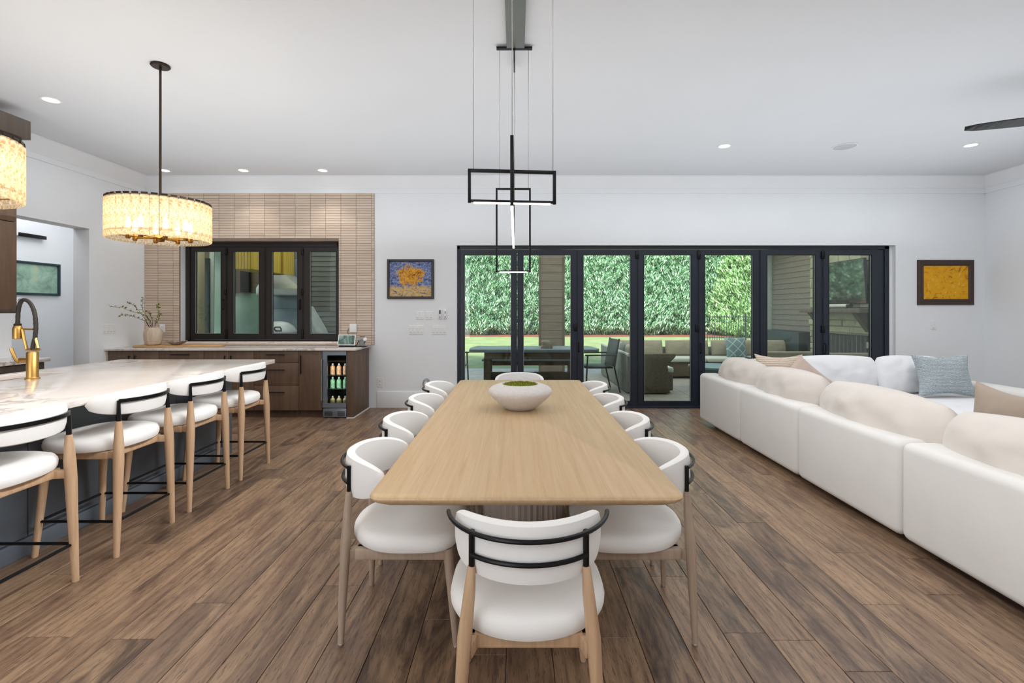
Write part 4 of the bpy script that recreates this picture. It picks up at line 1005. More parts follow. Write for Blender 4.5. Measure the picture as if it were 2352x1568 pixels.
def pillow(name, label, cat, w, h, t, mat, loc, rot, pinch=.10, corner=.0, wr=.012, seed=0, group=None, fat=.42, seam=True):
    nu, nv = 26, 20; vs = []; F = {}
    def pt(i, j, s):
        u = -1+2*i/nu; v = -1+2*j/nv
        x = w/2*u*(1-pinch*(1-v*v)); z = h/2*v*(1-pinch*(1-u*u))
        if corner:   # rounded corners
            x *= math.sqrt(1-corner*v*v); z *= math.sqrt(1-corner*u*u)
        e = max(0, (1-u*u))**fat*max(0, (1-v*v))**fat
        nz = noise.noise(Vector((x*7+seed*3.1, z*7, s*2+seed)))*wr+noise.noise(Vector((x*18+seed, z*15, s*5)))*wr*.45
        y = s*(t/2*e)+nz*e
        return (x, y, z+h/2)
    ids = {}
    for s in (1, -1):
        for i in range(nu+1):
            for j in range(nv+1):
                edge = i in (0, nu) or j in (0, nv)
                key = (i, j, 0 if edge else s)
                if key not in ids: ids[key] = len(vs); vs.append(pt(i, j, s))
    fs = []
    for s in (1, -1):
        for i in range(nu):
            for j in range(nv):
                q = []
                for a, b_ in ((i, j), (i+1, j), (i+1, j+1), (i, j+1)):
                    edge = a in (0, nu) or b_ in (0, nv); q.append(ids[(a, b_, 0 if edge else s)])
                fs.append(tuple(q if s < 0 else q[::-1]))
    o = MB().add(vs, fs).build(name, mat, None, smooth=False); o.data.shade_smooth()
    sb = o.modifiers.new('sub', 'SUBSURF'); sb.levels = 1; sb.render_levels = 1
    o.location = loc; o.rotation_euler = rot
    return tag(o, label, cat, group)
GC = 'loose back cushions of the sofa'
# local: width along x, thickness y, height z. for the long run: width along Y
def runcush(label, y0, y1, seed, top=.835, x=2.585, th=.40, tilt=.02):
    # rz=90deg: local x -> +Y ; tilt about local x makes the top lean outwards (-X)
    h = top-.40
    return pillow('sofa_cushion', label, 'cushion', y1-y0, h*1.04, th, M['sofac'], (x, (y0+y1)/2, .43), (tilt, rnd.uniform(-.03, .03), PI/2), .0, .30, .035, seed, GC, .5)
runcush('cream back cushion at the far corner of the long sofa side', 5.02, 6.02, 1)
runcush('cream crumpled back cushion on the second module from the doors', 4.02, 5.14, 2)
runcush('long cream back cushion in the middle of the sofa back', 2.82, 4.08, 3)
runcush('large cream back cushion nearest the camera at the right frame edge', 1.66, 2.93, 4)
def farcush(label, x0, x1, seed, top=.885, y=5.80, mat='sofaw', tilt=-.2, z=.44, th=.30):
    return pillow('sofa_cushion', label, 'cushion', x1-x0, top-z, th, M[mat], (( x0+x1)/2, y-.05, z), (tilt, 0, 0), .0, .24, .025, seed, GC, .42)
farcush('cream back cushion in the sofa corner beside the beige throw pillows', 2.62, 3.32, 5, .86, mat='sofac')
farcush('big smooth white back cushion under the last door panels', 3.22, 4.32, 6, .90)
farcush('narrow white wrinkled back cushion left of the blue-grey pillow', 4.22, 4.78, 7, .905, y=5.72)
farcush('white back cushion half hidden behind the blue-grey pillow', 4.62, 5.12, 8, .885, y=5.86)
pillow('throw_pillow', 'blue-grey patterned throw pillow at the right end of the sofa', 'pillow', .70, .50, .2, M['bluepat'], (4.75, 5.36, .452), (-.22, 0, .05), .19, 0, .01, 9)
pillow('throw_pillow', 'ribbed pale beige throw pillow in the sofa corner', 'pillow', .52, .44, .16, M['rib'], (2.93, 5.45, .50), (-.15, -.04, -.7), .2, 0, .01, 10)
pillow('throw_pillow', 'smooth dusty beige throw pillow standing on its point in the sofa corner', 'pillow', .44, .44, .15, M['beige'], (2.80, 5.0, .50), (-.15, .72, -.25), .08, 0, .008, 11)
pillow('throw_pillow', 'taupe throw pillow behind the nearest sofa cushion', 'pillow', .60, .48, .17, M['taupe'], (3.08, 3.08, .456), (.1, -.05, PI/2-.1), .16, 0, .016, 12)
pillow('throw_pillow', 'second taupe throw pillow at the right frame edge', 'pillow', .5, .42, .16, M['taupe'], (3.02, 2.56, .456), (.15, 0, PI/2+.1), .12, 0, .014, 13)

# ================================================================ CEILING ITEMS
def downlight(px, py, label, group=None, power=9):
    d = (H-CAMH)*1120/(712-py); x = PX(px, d)
    t = thing('recessed_downlight', label, 'downlight', (x, d, H), group='recessed ceiling downlights')
    MB().lathe([(.078, 0), (.08, -.004), (.062, -.006), (.056, .0), (.056, -.0005)], n=28).build('trim_ring', M['white'], t, smooth=True)
    MB().lathe([(0, -.002), (.055, -.002)], n=24).build('lens', M['down'], t)
    l = bpy.data.lights.new('downlight_lamp', 'SPOT'); l.energy = power; l.spot_size = math.radians(95); l.spot_blend = .6; l.shadow_soft_size = .05; l.color = (1, .95, .88)
    o = bpy.data.objects.new('downlight_lamp', l); C.objects.link(o); o.parent = t; o.location = (0, 0, -.03)
downlight(117, 229, 'recessed downlight at upper left above the island')
downlight(378, 391, 'recessed downlight above the tile wall, left of three', power=16)
downlight(559, 391, 'recessed downlight above the tile wall, middle of three', power=16)
downlight(741, 391, 'recessed downlight above the tile wall, right of three', power=16)
downlight(1664, 335, 'recessed downlight left of the round ceiling speaker')
downlight(2230, 333, 'recessed downlight right of the round ceiling speaker')
d = (H-CAMH)*1120/(712-336); t = thing('ceiling_speaker', 'round flush grey-white ceiling speaker between two downlights', 'speaker', (PX(1940, d), d, H))
MB().lathe([(.128, 0), (.13, -.004), (.12, -.007), (0, -.008)], n=36).build('grille', plain('speaker grille', '#c3c4c6', .7), t, smooth=True)
MB().lathe([(.1305, 0), (.134, -.006), (.1305, -.007)], n=36).build('rim', M['white'], t, smooth=True)
# fan
t = thing('ceiling_fan', 'black ceiling fan with only one blade tip inside the right frame edge', 'fan', (4.78, 3.95, 3.02))
MB().lathe([(0, -.08), (.06, -.075), (.09, -.03), (.09, .04), (.05, .07), (0, .075)], n=24).build('motor', M['blk'], t, smooth=True)
MB().tube([(0, 0, .07), (0, 0, .31)], .014, 8).build('downrod', M['blk'], t)
MB().lathe([(.07, .33), (.07, .3), (.02, .28)], n=20).build('canopy', M['blk'], t)
for k in range(3):
    a = math.radians(161+120*k); vs = []; L0, L1 = .08, .92
    for i in range(13):
        s_ = i/12; r = L0+(L1-L0)*s_; wd_ = (.045+.03*math.sin(PI*min(1, s_*1.1)))*(1 if s_ < .85 else max(.12, math.sqrt(max(0, 1-((s_-.85)/.15)**2))))
        for sg in (-1, 1):
            for zz in (-.004, .004): vs.append((r*math.cos(a)-sg*wd_*math.sin(a), r*math.sin(a)+sg*wd_*math.cos(a), zz+sg*.012-.02*s_))
    fs = []
    for i in range(12):
        q = i*4
        for a_, b_ in ((0, 1), (1, 3), (3, 2), (2, 0)): fs.append((q+a_, q+b_, q+4+b_, q+4+a_))
    fs += [(0, 1, 3, 2), (48, 49, 51, 50)]
    MB().add(vs, fs).build('blade', M['blk'], t)
# drum pendants over the island
def drum(label, Y, X=-2.8):
    t = thing('drum_pendant', label, 'pendant light', (X, Y, 0), group='crystal drum pendants over the island')
    MB().lathe([(.065, H), (.068, H-.012), (.06, H-.02), (0, H-.02)], n=28).build('ceiling_canopy', M['bronze'], t, smooth=True)
    MB().tube([(0, 0, H-.02), (0, 0, 1.98)], .009, 10).build('rod', M['bronze'], t, smooth=True)
    z0, z1, r = 1.965, 2.262, .338; n = 36
    MB().tube(arc(0, 0, r-.004, 0, 2*PI, z1-.004, 72), .005, 6).build('top_ring', M['bronze'], t, smooth=True)
    MB().tube(arc(0, 0, r-.014, 0, 2*PI, z0+.05, 72), .003, 6).build('bottom_ring', M['brassd'], t, smooth=True)
    first_ = None
    for k in range(n):
        a = 2*PI*k/n; hw_ = r*math.tan(PI/n)*.93; vs = []
        m = 5
        for zz in (z0, z0+.006, z1-.006, z1):
            for i in range(m+1):
                u = -1+2*i/m; x_ = hw_*u; bul = .009*(1-u*u); ed = 0 if zz in (z0, z1) else 1
                vs.append((r+bul*ed, x_, zz))
        for zz in (z0, z0+.006, z1-.006, z1):
            for i in range(m+1):
                u = -1+2*i/m; vs.append((r-.007, hw_*u, zz))
        fs = []; w1 = m+1
        for j in range(3):
            for i in range(m):
                q = j*w1+i; fs.append((q, q+1, q+w1+1, q+w1)); q += 4*w1; fs.append((q+w1, q+w1+1, q+1, q))
        for i in range(m): fs.append((i, i+1, 4*w1+i+1, 4*w1+i)); fs.append((3*w1+i, 3*w1+i+1, 7*w1+i+1, 7*w1+i))
        for j in range(3): fs.append((j*w1, (j+1)*w1, (j+5)*w1, (j+4)*w1)); fs.append((j*w1+m, (j+1)*w1+m, (j+5)*w1+m, (j+4)*w1+m))
        if first_ is None: first_ = MB().add(vs, fs).build('glass_slat', M['crystal'], t, smooth=True)
        else:
            o = first_.copy(); C.objects.link(o); o.rotation_euler = (0, 0, a)
        cw = MB().box(r-.004, r+.006, -.02, .02, z1+.001, z1+.013).build('slat_clip', M['bronze'], t) if k == 0 else cw.copy()
        if k: C.objects.link(cw)
        cw.rotation_euler = (0, 0, a)
    for k in range(8):
        a = 2*PI*k/8; x_, y_ = .2*math.cos(a), .2*math.sin(a)
        arm = MB().tube([(0, 0, 1.985), (x_, y_, 1.985)], .005, 6).build('arm', M['brassd'], t, smooth=True)
        MB().lathe([(.012, 1.965), (.017, 1.975), (.013, 2.005), (.013, 2.04)], (x_, y_, 0), 10).build('socket', M['brassd'], arm, smooth=True)
        MB().lathe([(0, 2.037), (.011, 2.042), (.019, 2.065), (.016, 2.095), (.004, 2.135), (0, 2.137)], (x_, y_, 0), 10).build('bulb', M['bulb'], arm, smooth=True)
    MB().lathe([(0, 1.955), (.025, 1.96), (.035, 1.985), (.02, 2.005), (0, 2.01)], n=16).build('hub', M['brassd'], t, smooth=True)
    l = bpy.data.lights.new('pendant_lamp', 'POINT'); l.energy = 9; l.color = (1, .90, .74); l.shadow_soft_size = .2
    o = bpy.data.objects.new('pendant_lamp', l); C.objects.link(o); o.parent = t; o.location = (0, 0, 2.12)
    return t
drum('crystal drum pendant hanging over the far part of the island', 3.84)
drum('crystal drum pendant cut by the left frame edge', 2.3)
# linear chandelier
cX = 0.0
t = thing('geometric_chandelier', 'black chandelier of three crossed rectangular frames with light strips over the table', 'chandelier', (0, 0, 0))
MB().box(-.068, .062, 1.9, 3.53, H-.035, H).build('ceiling_plate', M['canopy'], t, bevel=.003)
MB().box(PX(1141, 3.6), PX(1222, 3.6), 3.54, 3.57, H-.03, H-.015).build('cross_bar', M['blk'], t)
MB().box(PX(1088-12, 2.5), PX(1270+12, 2.5), 2.48, 2.52, H-.05, H-.036).build('cross_bar', M['blk'], t)
MB().box(-.018, -.006, 3.53, 3.86, H-.05, H-.03).build('cross_bar', M['blk'], t)
def rect(W, Z0, Z1, nm, loc, rz, th_=.016, strip=True):
    mb = MB(); a = W/2
    mb.box(-a, -a+th_, -th_/2, th_/2, Z0, Z1); mb.box(a-th_, a, -th_/2, th_/2, Z0, Z1); mb.box(-a+th_, a-th_, -th_/2, th_/2, Z1-th_, Z1); mb.box(-a+th_, a-th_, -th_/2, th_/2, Z0+.004, Z0+th_)
    o = mb.build(nm, M['blk'], t, bevel=.001); o.location = loc; o.rotation_euler = (0, 0, rz)
    s_ = MB().box(-a+.03, a-.03, -th_*.4, th_*.4, Z0-.003, Z0+.0035).build('light_strip', M['led'], o)
    return o
rect(.453, 1.966, 2.138, 'frame', (PX(1176.5, 2.5), 2.5, 0), .09)
rect(1.54, 1.893, 2.21, 'frame', (-.018, 2.97, 0), PI/2-.0)
rect(.256, PZ(625, 3.56), PZ(432, 3.56), 'frame', (PX(1179, 3.56), 3.56, 0), 0, .013)
def cable(x, y, z0): MB().tube([(x, y, z0), (x, y, H-.03)], .0018, 5).build('cable', M['wire'], t)
cable(PX(1088, 2.5), 2.5, 2.135); cable(PX(1270, 2.5), 2.5, 2.135); cable(PX(1148, 3.56), 3.56, 2.3); cable(PX(1213.5, 3.56), 3.56, 2.3); cable(-.018, 2.3, 2.2); cable(-.012, 3.7, 2.2)
for y_, z_ in ((2.5, 1.95), (2.95, 1.88), (3.56, 1.69)):
    pass

# ================================================================ OUTSIDE
tag(MB().box(-40, 60, 12.0, 90, -.3, -.03).build('lawn', M['lawn']), kind='structure')
tag(MB().box(-40, 60, 26.3, 50, -.03, -.005).build('mulch_bed', M['mulch']), kind='structure')
pb = tag(MB().box(-8, 8, YB+.31, 12.0, -.2, -.04).build('patio_floor', M['patiobase']), kind='structure')
pm = [];
for i in range(20):
    for j in range(8):
        x0 = -6.2+i*.7; y0 = YB+.32+j*.58
        MB().plate(x0+.004, x0+.696, y0+.004, min(y0+.576, 12.0), -.045, -.012+rnd.uniform(-.001, .001), .004).build('paver', M['paver'], pb)
# patio roof and house wings
tag(MB().box(-7.5, 7.8, YB+.3, 12.3, 3.02, 3.3).build('ceiling_patio', plain('patio soffit', '#b9b3a6', .7)), kind='structure')
tag(MB().box(-7.5, 7.8, 12.0, 12.3, 2.85, 3.02).build('trim_7', M['siding']), kind='structure')
def siding(parent, x0, x1, y0, y1, z0, z1, pitch, mat, face):
    z = z0
    while z < z1-.01:
        zt = min(z+pitch, z1); d = .02
        if face == 'y': poly = [(y0, z), (y0-d, z), (y0-d*.2, zt-.002), (y0, zt-.002)]; MB().prism(poly, x0, x1, 'x').build('siding_board', mat, parent)
        else: poly = [(x0, z), (x0-d, z), (x0-d*.2, zt-.002), (x0, zt-.002)]; MB().prism(poly, y0, y1, 'y').build('siding_board', mat, parent)
        z += pitch
# wing on the left (behind kitchen window): side wall facing camera
wk = tag(MB().box(-3.95, -1.9, 9.0, 9.2, 0, 3.02).build('wall_patio_left', M['sidegrey']), kind='structure'); siding(wk, -3.95, -1.9, 9.0, 9.2, .3, 3.0, .092, M['sidegrey'], 'y')
# darker trim to close it at the door side
tag(MB().box(-1.9, -1.78, 8.98, 9.22, 0, 3.02).build('trim_8', M['siding']), kind='structure')
# back wall of outdoor kitchen
wk2 = tag(MB().box(-7.5, -3.95, 10.3, 10.5, 0, 3.02).build('wall_patio_kitchen', M['siding']), kind='structure')
ok = thing('outdoor_kitchen', 'outdoor grill counter with stone slab backsplash seen through the kitchen window', 'outdoor kitchen', (0, 0, 0))
MB().box(-6.6, -3.96, 9.62, 10.28, 0, .86).build('cabinet', M['sidegrey'], ok, bevel=.004)
MB().box(-6.65, -3.94, 9.58, 10.29, .862, .90).build('worktop', M['slabb'], ok, bevel=.004)
MB().box(PX(520, 10.2), PX(612, 10.2), 10.24, 10.29, .905, PZ(673, 10.2)).build('backsplash', M['slab'], ok, bevel=.003)
for z0, z1 in ((.905, PZ(709, 10.2)-.004), (PZ(709, 10.2), PZ(676, 10.2)), (1.80, 2.5), (2.505, 3.0)): MB().box(PX(612.6, 10.2), PX(703, 10.2), 10.24, 10.29, z0, z1).build('backsplash', M['slabb'], ok, bevel=.003)
MB().box(PX(522, 10.2), PX(536, 10.2), 10.0, 10.28, PZ(673, 10.2)+.01, 2.6).build('side_post', M['postb'], ok)
h = thing('range_hood', 'pale steel canopy hood with cedar-boarded chimney outside the kitchen window', 'hood', (0, 0, 0))
hx0, hx1 = PX(600, 9.7), PX(700, 9.7)
MB().box(hx0, hx1, 9.5, 10.22, PZ(677, 9.5), PZ(662, 9.5)).build('rim', M['hood'], h, bevel=.004)
zt, zb = PZ(629, 9.7), PZ(662, 9.5); c0, c1 = PX(606, 9.7), PX(650, 9.7)
MB().add([(hx0, 9.5, zb), (hx1, 9.5, zb), (hx1, 10.22, zb), (hx0, 10.22, zb), (c0, 9.75, zt), (c1, 9.75, zt), (c1, 10.22, zt), (c0, 10.22, zt)], [(0, 1, 5, 4), (1, 2, 6, 5), (2, 3, 7, 6), (3, 0, 4, 7), (4, 5, 6, 7), (0, 3, 2, 1)]).build('canopy', M['hood'], h)
for k in range(5):
    a = c0+(c1-c0)*k/5; MB().plate(a+.002, a+(c1-c0)/5-.002, 9.73, 10.2, zt+.003, 3.0, .005, 'y').build('chimney_board', M['soffit'], h)
bm_ = thing('cedar_soffit_box', 'amber cedar board soffit box above the outdoor counter', 'soffit', (0, 0, 0))
sx0, sx1 = PX(526, 8.6), PX(582, 8.6)
for k in range(8):
    a = sx0+(sx1-sx0)*k/8; MB().plate(a+.002, a+(sx1-sx0)/8-.002, 8.6, 9.6, PZ(618, 8.6), 3.0, .005, 'y').build('board', M['soffit'], bm_)
# left end: post and dark opening
tag(MB().box(PX(449, 9.4), PX(463, 9.4), 9.3, 9.5, 0, 3.0).build('patio_post', plain('tan painted post', '#a89f84', .6), bevel=.01), 'tan post outside the first pane of the kitchen window', 'post')
tag(MB().box(PX(484, 9.8), PX(489, 9.8), 9.75, 9.85, 0, 3.0).build('patio_post', M['postw'], bevel=.01), 'thin pale post outside the first pane of the kitchen window', 'post')
tag(MB().box(PX(489.5, 10.1), PX(519, 10.1), 10.15, 10.2, .9, 2.7).build('wall_panel', M['slab'], bevel=.003), 'green-grey wall panel outside the first pane of the kitchen window', 'panel')
tag(MB().box(PX(464, 9.7), PX(483, 9.7), 9.66, 9.7, 0, 2.45).build('dark_panel', M['outmetal'], bevel=.004), 'dark green panel between the tan and pale posts outside the kitchen window', 'panel')  # dark panel put in where the opening looks dark
tag(MB().box(PX(552, 10.15), PX(572, 10.15), 10.14, 10.23, PZ(672, 10.15)+.01, 2.5).build('black_panel', M['blk'], bevel=.004), 'narrow black panel under the cedar soffit outside the kitchen window', 'panel')  # black panel put in for dark stripes on the wall behind
# dome grill
gy = 8.5
t = thing('dome_grill', 'white domed outdoor grill with black oval handle outside kitchen window', 'grill', (PX(640, gy), gy, 0))
zb = PZ(764, gy)
MB().lathe([(.29, 0), (.30, .01), (.30, .03), (.285, .05), (.24, .12), (.16, .175), (.06, .2), (0, .203)], (0, 0, zb), 32).build('dome', M['dome'], t, smooth=True)
MB().lathe([(.31, -.02), (.315, -.01), (.31, 0)], (0, 0, zb), 32).build('rim', M['silver'], t, smooth=True)
MB().lathe([(0, -.3), (.15, -.28), (.26, -.18), (.30, -.02)], (0, 0, zb), 28).build('firebox', M['blk'], t, smooth=True)
o = MB().tube([(-.05, 0, -.03), (-.055, -.03, 0), (-.045, -.035, .035), (.045, -.035, .035), (.055, -.03, 0), (.05, 0, -.03), (-.05, 0, -.03)], .012, 8).build('handle', M['blk'], t, smooth=True); o.location = (.14, -.29, zb+.075)
for a in (.8, 2.4, 3.9, 5.5): MB().tube([(.2*math.cos(a), .2*math.sin(a), zb-.2), (.25*math.cos(a), .25*math.sin(a), -.01)], .015, 8).build('leg', M['blk'], t)
# covered grill
t = MB().add([(0, 0, 0), (.62, 0, 0), (.62, .5, 0), (0, .5, 0), (.02, .02, 1.12), (.50, .02, 1.12), (.50, .48, 1.12), (.02, .48, 1.12), (.05, .05, 1.5), (.12, .05, 1.5), (.12, .42, 1.5), (.05, .42, 1.5), (.58, .01, 1.02), (.58, .49, 1.02)],
             [(3, 2, 1, 0), (0, 1, 12, 5, 4), (1, 2, 13, 12), (2, 3, 7, 6, 13), (3, 0, 4, 7), (12, 13, 6, 5), (4, 5, 9, 8), (5, 6, 10, 9), (6, 7, 11, 10), (7, 4, 8, 11), (8, 9, 10, 11)]).build('covered_grill', M['cover'], bevel=.02)
t.location = (PX(738, 8.3)-.33, 8.2, -.01); t.scale = (.53, 1, 1); tag(t, 'grey fabric-covered grill in front of the grey siding', 'grill cover')

# column between the door panels
col_ = thing('patio_column', 'square brown boarded patio column behind the second door panel', 'column', (PX(1267, 11.3), 11.55, 0))
MB().box(-.26, .26, -.26, .26, -.02, 3.02).build('core', M['postb'], col_)
z = 0
while z < 3:
    MB().box(-.285, .285, -.285, -.262, z+.004, min(z+.19, 3.0)-.004).build('cladding_board', M['siding'], col_); z += .19
MB().box(-.3, -.25, -.3, -.24, 0, 3.0).box(.25, .3, -.3, -.24, 0, 3.0).build('corner_trim', M['postb'], col_)
# right wing
ws = tag(MB().box(6.3, 6.5, 9.97, 11.98, 0, 3.0).build('wall_patio_right', M['siding']), kind='structure'); siding(ws, 6.3, 6.5, 9.98, 11.97, .0, 2.99, .12, M['siding'], 'x')
tag(MB().box(6.14, 6.32, 12.0, 12.18, -.02, 3.02).build('patio_post', M['postw'], bevel=.008), 'pale corner post at the far right of the patio', 'post')
tag(MB().box(5.86, 6.27, 10.1, 11.6, -.02, .96).build('storage_cabinet', M['outmetal'], bevel=.01), 'dark low storage cabinet against the patio siding wall', 'cabinet')
# fireplace
fp_ = thing('stone_fireplace', 'pale ledge-stone outdoor fireplace outside the last door panel', 'fireplace', (0, 0, 0))
FX = 6.0
MB().box(FX+.03, FX+.3, 7.75, 9.95, 0, 1.0-.9).box(FX+.03, FX+.3, 7.75, 8.33, .1, .98).box(FX+.03, FX+.3, 9.6, 9.95, .1, .98).box(FX+.03, FX+.3, 7.75, 9.95, .98, 3.0).box(FX+.28, FX+.3, 8.33, 9.6, .1, .98).build('core', plain('mortar', '#8f8d7c', .95), fp_)
z = 0.0
while z < 3.0:
    hh = rnd.choice([.12, .16, .2, .22]); y = 7.72+rnd.uniform(-.1, 0)
    while y < 9.98:
        L = rnd.uniform(.25, .6); y1 = min(y+L, 9.98)
        segs_ = [(max(y, 7.72), y1)]
        if z < .97 and z+hh > .1: segs_ = [(a, b_) for a, b_ in ((max(y, 7.72), min(y1, 8.34)), (max(y, 9.6), y1)) if b_-a > .04]
        for a, b_ in segs_:
            if b_-a > .04: MB().plate(FX+rnd.uniform(-.02, .015), FX+.04, a+.006, b_-.006, z+.006, min(z+hh, 3.0)-.006, .012, 'x').build('stone', M['stone'], fp_)
        y = y1
    z += hh
vs = []; n = 120
for i in range(n+1):
    y = 8.34+(9.6-8.34)*i/n; x_ = FX+.1+.022*math.sin(i*1.9)
    vs += [(x_, y, .1), (x_, y, .965)]
MB().add(vs, [(2*i, 2*i+2, 2*i+3, 2*i+1) for i in range(n)]).build('spark_screen', M['mesh'], fp_)
m_ = MB().box(FX-.28, FX+.03, 8.12, 9.85, PZ(718, 8.8), PZ(708, 8.6)).build('mantel', M['postb'], fp_, bevel=.01)
for yy_ in (8.32, 9.6):
    zz = PZ(718, 8.8); MB().prism([(FX-.24, zz), (FX, zz), (FX, zz-.33)], yy_-.05, yy_+.05, 'y').build('corbel', M['outleg'], fp_)
tv = thing('outdoor_television', 'large flat television mounted above the outdoor fireplace mantel', 'television', (FX-.07, 8.92, 1.92)); tv.rotation_euler = (0, math.radians(-4), 0)
MB().box(-.02, .03, -.67, .67, -.39, .39).build('bezel', M['blk'], tv, bevel=.004)
MB().box(-.0225, -.0195, -.655, .655, -.375, .375).build('screen', M['scr'], tv)
MB().box(.03, .06, -.2, .2, -.15, .15).build('wall_mount', M['blk'], tv)
sb_ = thing('soundbar', 'pale soundbar with black ends on the fireplace mantel', 'soundbar', (FX-.14, 9.05, PZ(708, 8.6)+.045))
MB().tube([(0, -.44, 0), (0, .44, 0)], .035, 14).build('speaker_bar', plain('soundbar cloth', '#cfd0cb', .7), sb_, smooth=True)
for s in (-1, 1): MB().tube([(0, s*.44, 0), (0, s*.52, 0)], .037, 14).build('end_cap', M['blk'], sb_, smooth=True)
MB().box(-.03, .03, -.4, .4, -.045, -.03).build('base', M['blk'], sb_)

# outdoor dining
t = thing('outdoor_dining_table', 'outdoor dining table with grey top and rustic timber trestle on patio', 'table', (.30, 8.75, -.012))
mb = MB(); mb.prism([(-1.1, -.42), (1.08, -.42), (1.16, -.2), (1.08, .45), (-1.03, .45), (-1.12, 0)], .705, .76, 'z'); mb.build('tabletop', M['outtop'], t, bevel=.01)
MB().box(-.85, .85, -.3, -.24, .58, .70).box(-.85, .85, .24, .3, .58, .70).build('apron', M['outleg'], t, bevel=.006)
for s in (-1, 1):
    MB().box(s*.8-.06, s*.8+.06, -.28, -.16, 0, .6).build('leg', M['outleg'], t, bevel=.006); MB().box(s*.8-.06, s*.8+.06, .16, .28, 0, .6).build('leg', M['outleg'], t, bevel=.006)
    MB().box(s*.8-.05, s*.8+.05, -.3, .3, .08, .2).build('foot_beam', M['outleg'], t, bevel=.006)
MB().box(-.75, .75, -.06, .06, .16, .32).build('stretcher', M['outleg'], t, bevel=.006)
t = thing('outdoor_bench', 'grey slatted bench behind the outdoor dining table', 'bench', (.28, 9.75, -.012))
for k in range(3): MB().box(-.95, .95, -.18+k*.125, -.07+k*.125, .43, .47).build('seat_slat', M['outtop'], t, bevel=.004)
for s in (-1, 1):
    for q in (-.13, .13): MB().box(s*.8-.035, s*.8+.035, q-.035, q+.035, 0, .43).build('leg', M['outleg'], t)
MB().box(-.8, .8, -.03, .03, .33, .42).build('apron', M['outleg'], t)
t = thing('tan_basket', 'small tan wedge-shaped basket on the outdoor dining table', 'basket', (PX(1254, 8.6), 8.6, .7485), group=None)
MB().prism([(-.1, 0), (.11, 0), (.115, .05), (-.07, .06)], -.07, .07, 'y').build('base', M['taupe'], t, bevel=.006)
MB().prism([(-.06, .062), (.11, .052), (.06, .13), (-.08, .13)], -.06, .06, 'y').build('lid', M['outcush'], t, bevel=.006)
def outchair(label, x, y, rz):
    t = thing('patio_armchair', label, 'chair', (x, y, -.012), rz, 'dark metal patio armchairs')
    mb = MB(); mb.box(-.26, .26, -.24, .24, .42, .45); mb.build('seat', M['outmetal'], t, bevel=.01)
    R_ = Matrix.Translation((0, -.25, .45)) @ Matrix.Rotation(math.radians(12), 4, 'X')
    MB().box(-.25, .25, -.012, .012, .0, .48, R_).build('backrest', M['outmetal'], t, bevel=.008)
    for s in (-1, 1):
        MB().tube([(s*.27, -.36, 0), (s*.27, -.26, .43), (s*.26, -.35, .93)], .014, 8).build('leg', M['outmetal'], t, smooth=True)
        MB().tube([(s*.27, .25, 0), (s*.28, .22, .64)], .014, 8).build('leg', M['outmetal'], t, smooth=True)
        MB().box(s*.28-.025, s*.28+.025, -.3, .26, .64, .665).build('armrest', M['outmetal'], t, bevel=.006)
    return t
oc = outchair('dark patio armchair at the right end of the outdoor table', 1.42, 8.7, PI/2+.12)
dup(oc, (-1.15, 8.75, -.012), -PI/2-.1, 'dark patio armchair at the left end of the outdoor table')
# outdoor sectional
os_ = thing('outdoor_sectional', 'wicker outdoor sectional sofa with pale seats behind the door panels', 'outdoor sofa', (0, 0, -.012))
for k in range(8):
    y0 = 8.35+k*.32; MB().box(1.9, 1.97, y0+.004, y0+.316, .02, .66).build('back_panel', M['wickerg'], os_, bevel=.008)
MB().tube([(1.93, 8.3, .665), (1.93, 10.95, .665)], .03, 8).build('top_rail', M['outwhite'], os_, smooth=True)
# curved wicker end
vs = []; prof = [(0, 0), (0, .02)]
MB().prism([(1.97, .02), (2.62, .02), (2.60, .35), (2.58, .5), (2.72, .64), (2.72, .69), (1.97, .69)], 8.28, 8.42, 'y').build('end_panel', M['wicker'], os_, bevel=.02, seg=3)
MB().box(1.98, 2.72, 8.43, 10.2, .04, .34).box(1.98, 6.0, 10.2, 10.85, .04, .34).build('base', M['wicker'], os_, bevel=.02)
for a, b_ in ((8.45, 9.3), (9.31, 10.15)): MB().box(2.14, 2.74, a, b_, .345, .44).build('seat_cushion', M['outwhite'], os_, bevel=.03, seg=3)
for k in range(4): MB().box(2.0+k, 2.98+k, 10.15, 10.68, .345, .44).build('seat_cushion', M['outwhite'], os_, bevel=.03, seg=3)
MB().box(1.98, 6.0, 10.86, 10.93, .02, .62).build('back_panel', M['wickerg'], os_, bevel=.01)
GO = 'outdoor sofa back cushions'
labs = ['beige outdoor back cushion left in the fourth door panel', 'beige outdoor back cushion left of the blue outdoor pillow', 'beige outdoor back cushion right of the blue outdoor pillow', 'beige outdoor back cushion before the dark storage cabinet']
for k in range(4): pillow('outdoor_cushion', labs[k], 'cushion', 1.0, .36, .24, M['outcush'], (2.75+k*1.0-.0, 10.68, .42), (-.15, 0, 0), .04, .1, .02, 20+k, GO, .36)
labs = ['grey outdoor cushion nearest the doors on the wicker sofa back', 'grey outdoor cushion second on the wicker sofa back', 'grey outdoor cushion third on the wicker sofa back', 'grey outdoor cushion fourth on the wicker sofa back']
for k in range(4): pillow('outdoor_cushion', labs[k], 'cushion', .5, .42, .2, M['outgrey'] if k % 2 else M['outcush'], (2.1, 8.75+k*.42, .40), (-.12, 0, PI/2), .08, .05, .02, 30+k, GO, .36)
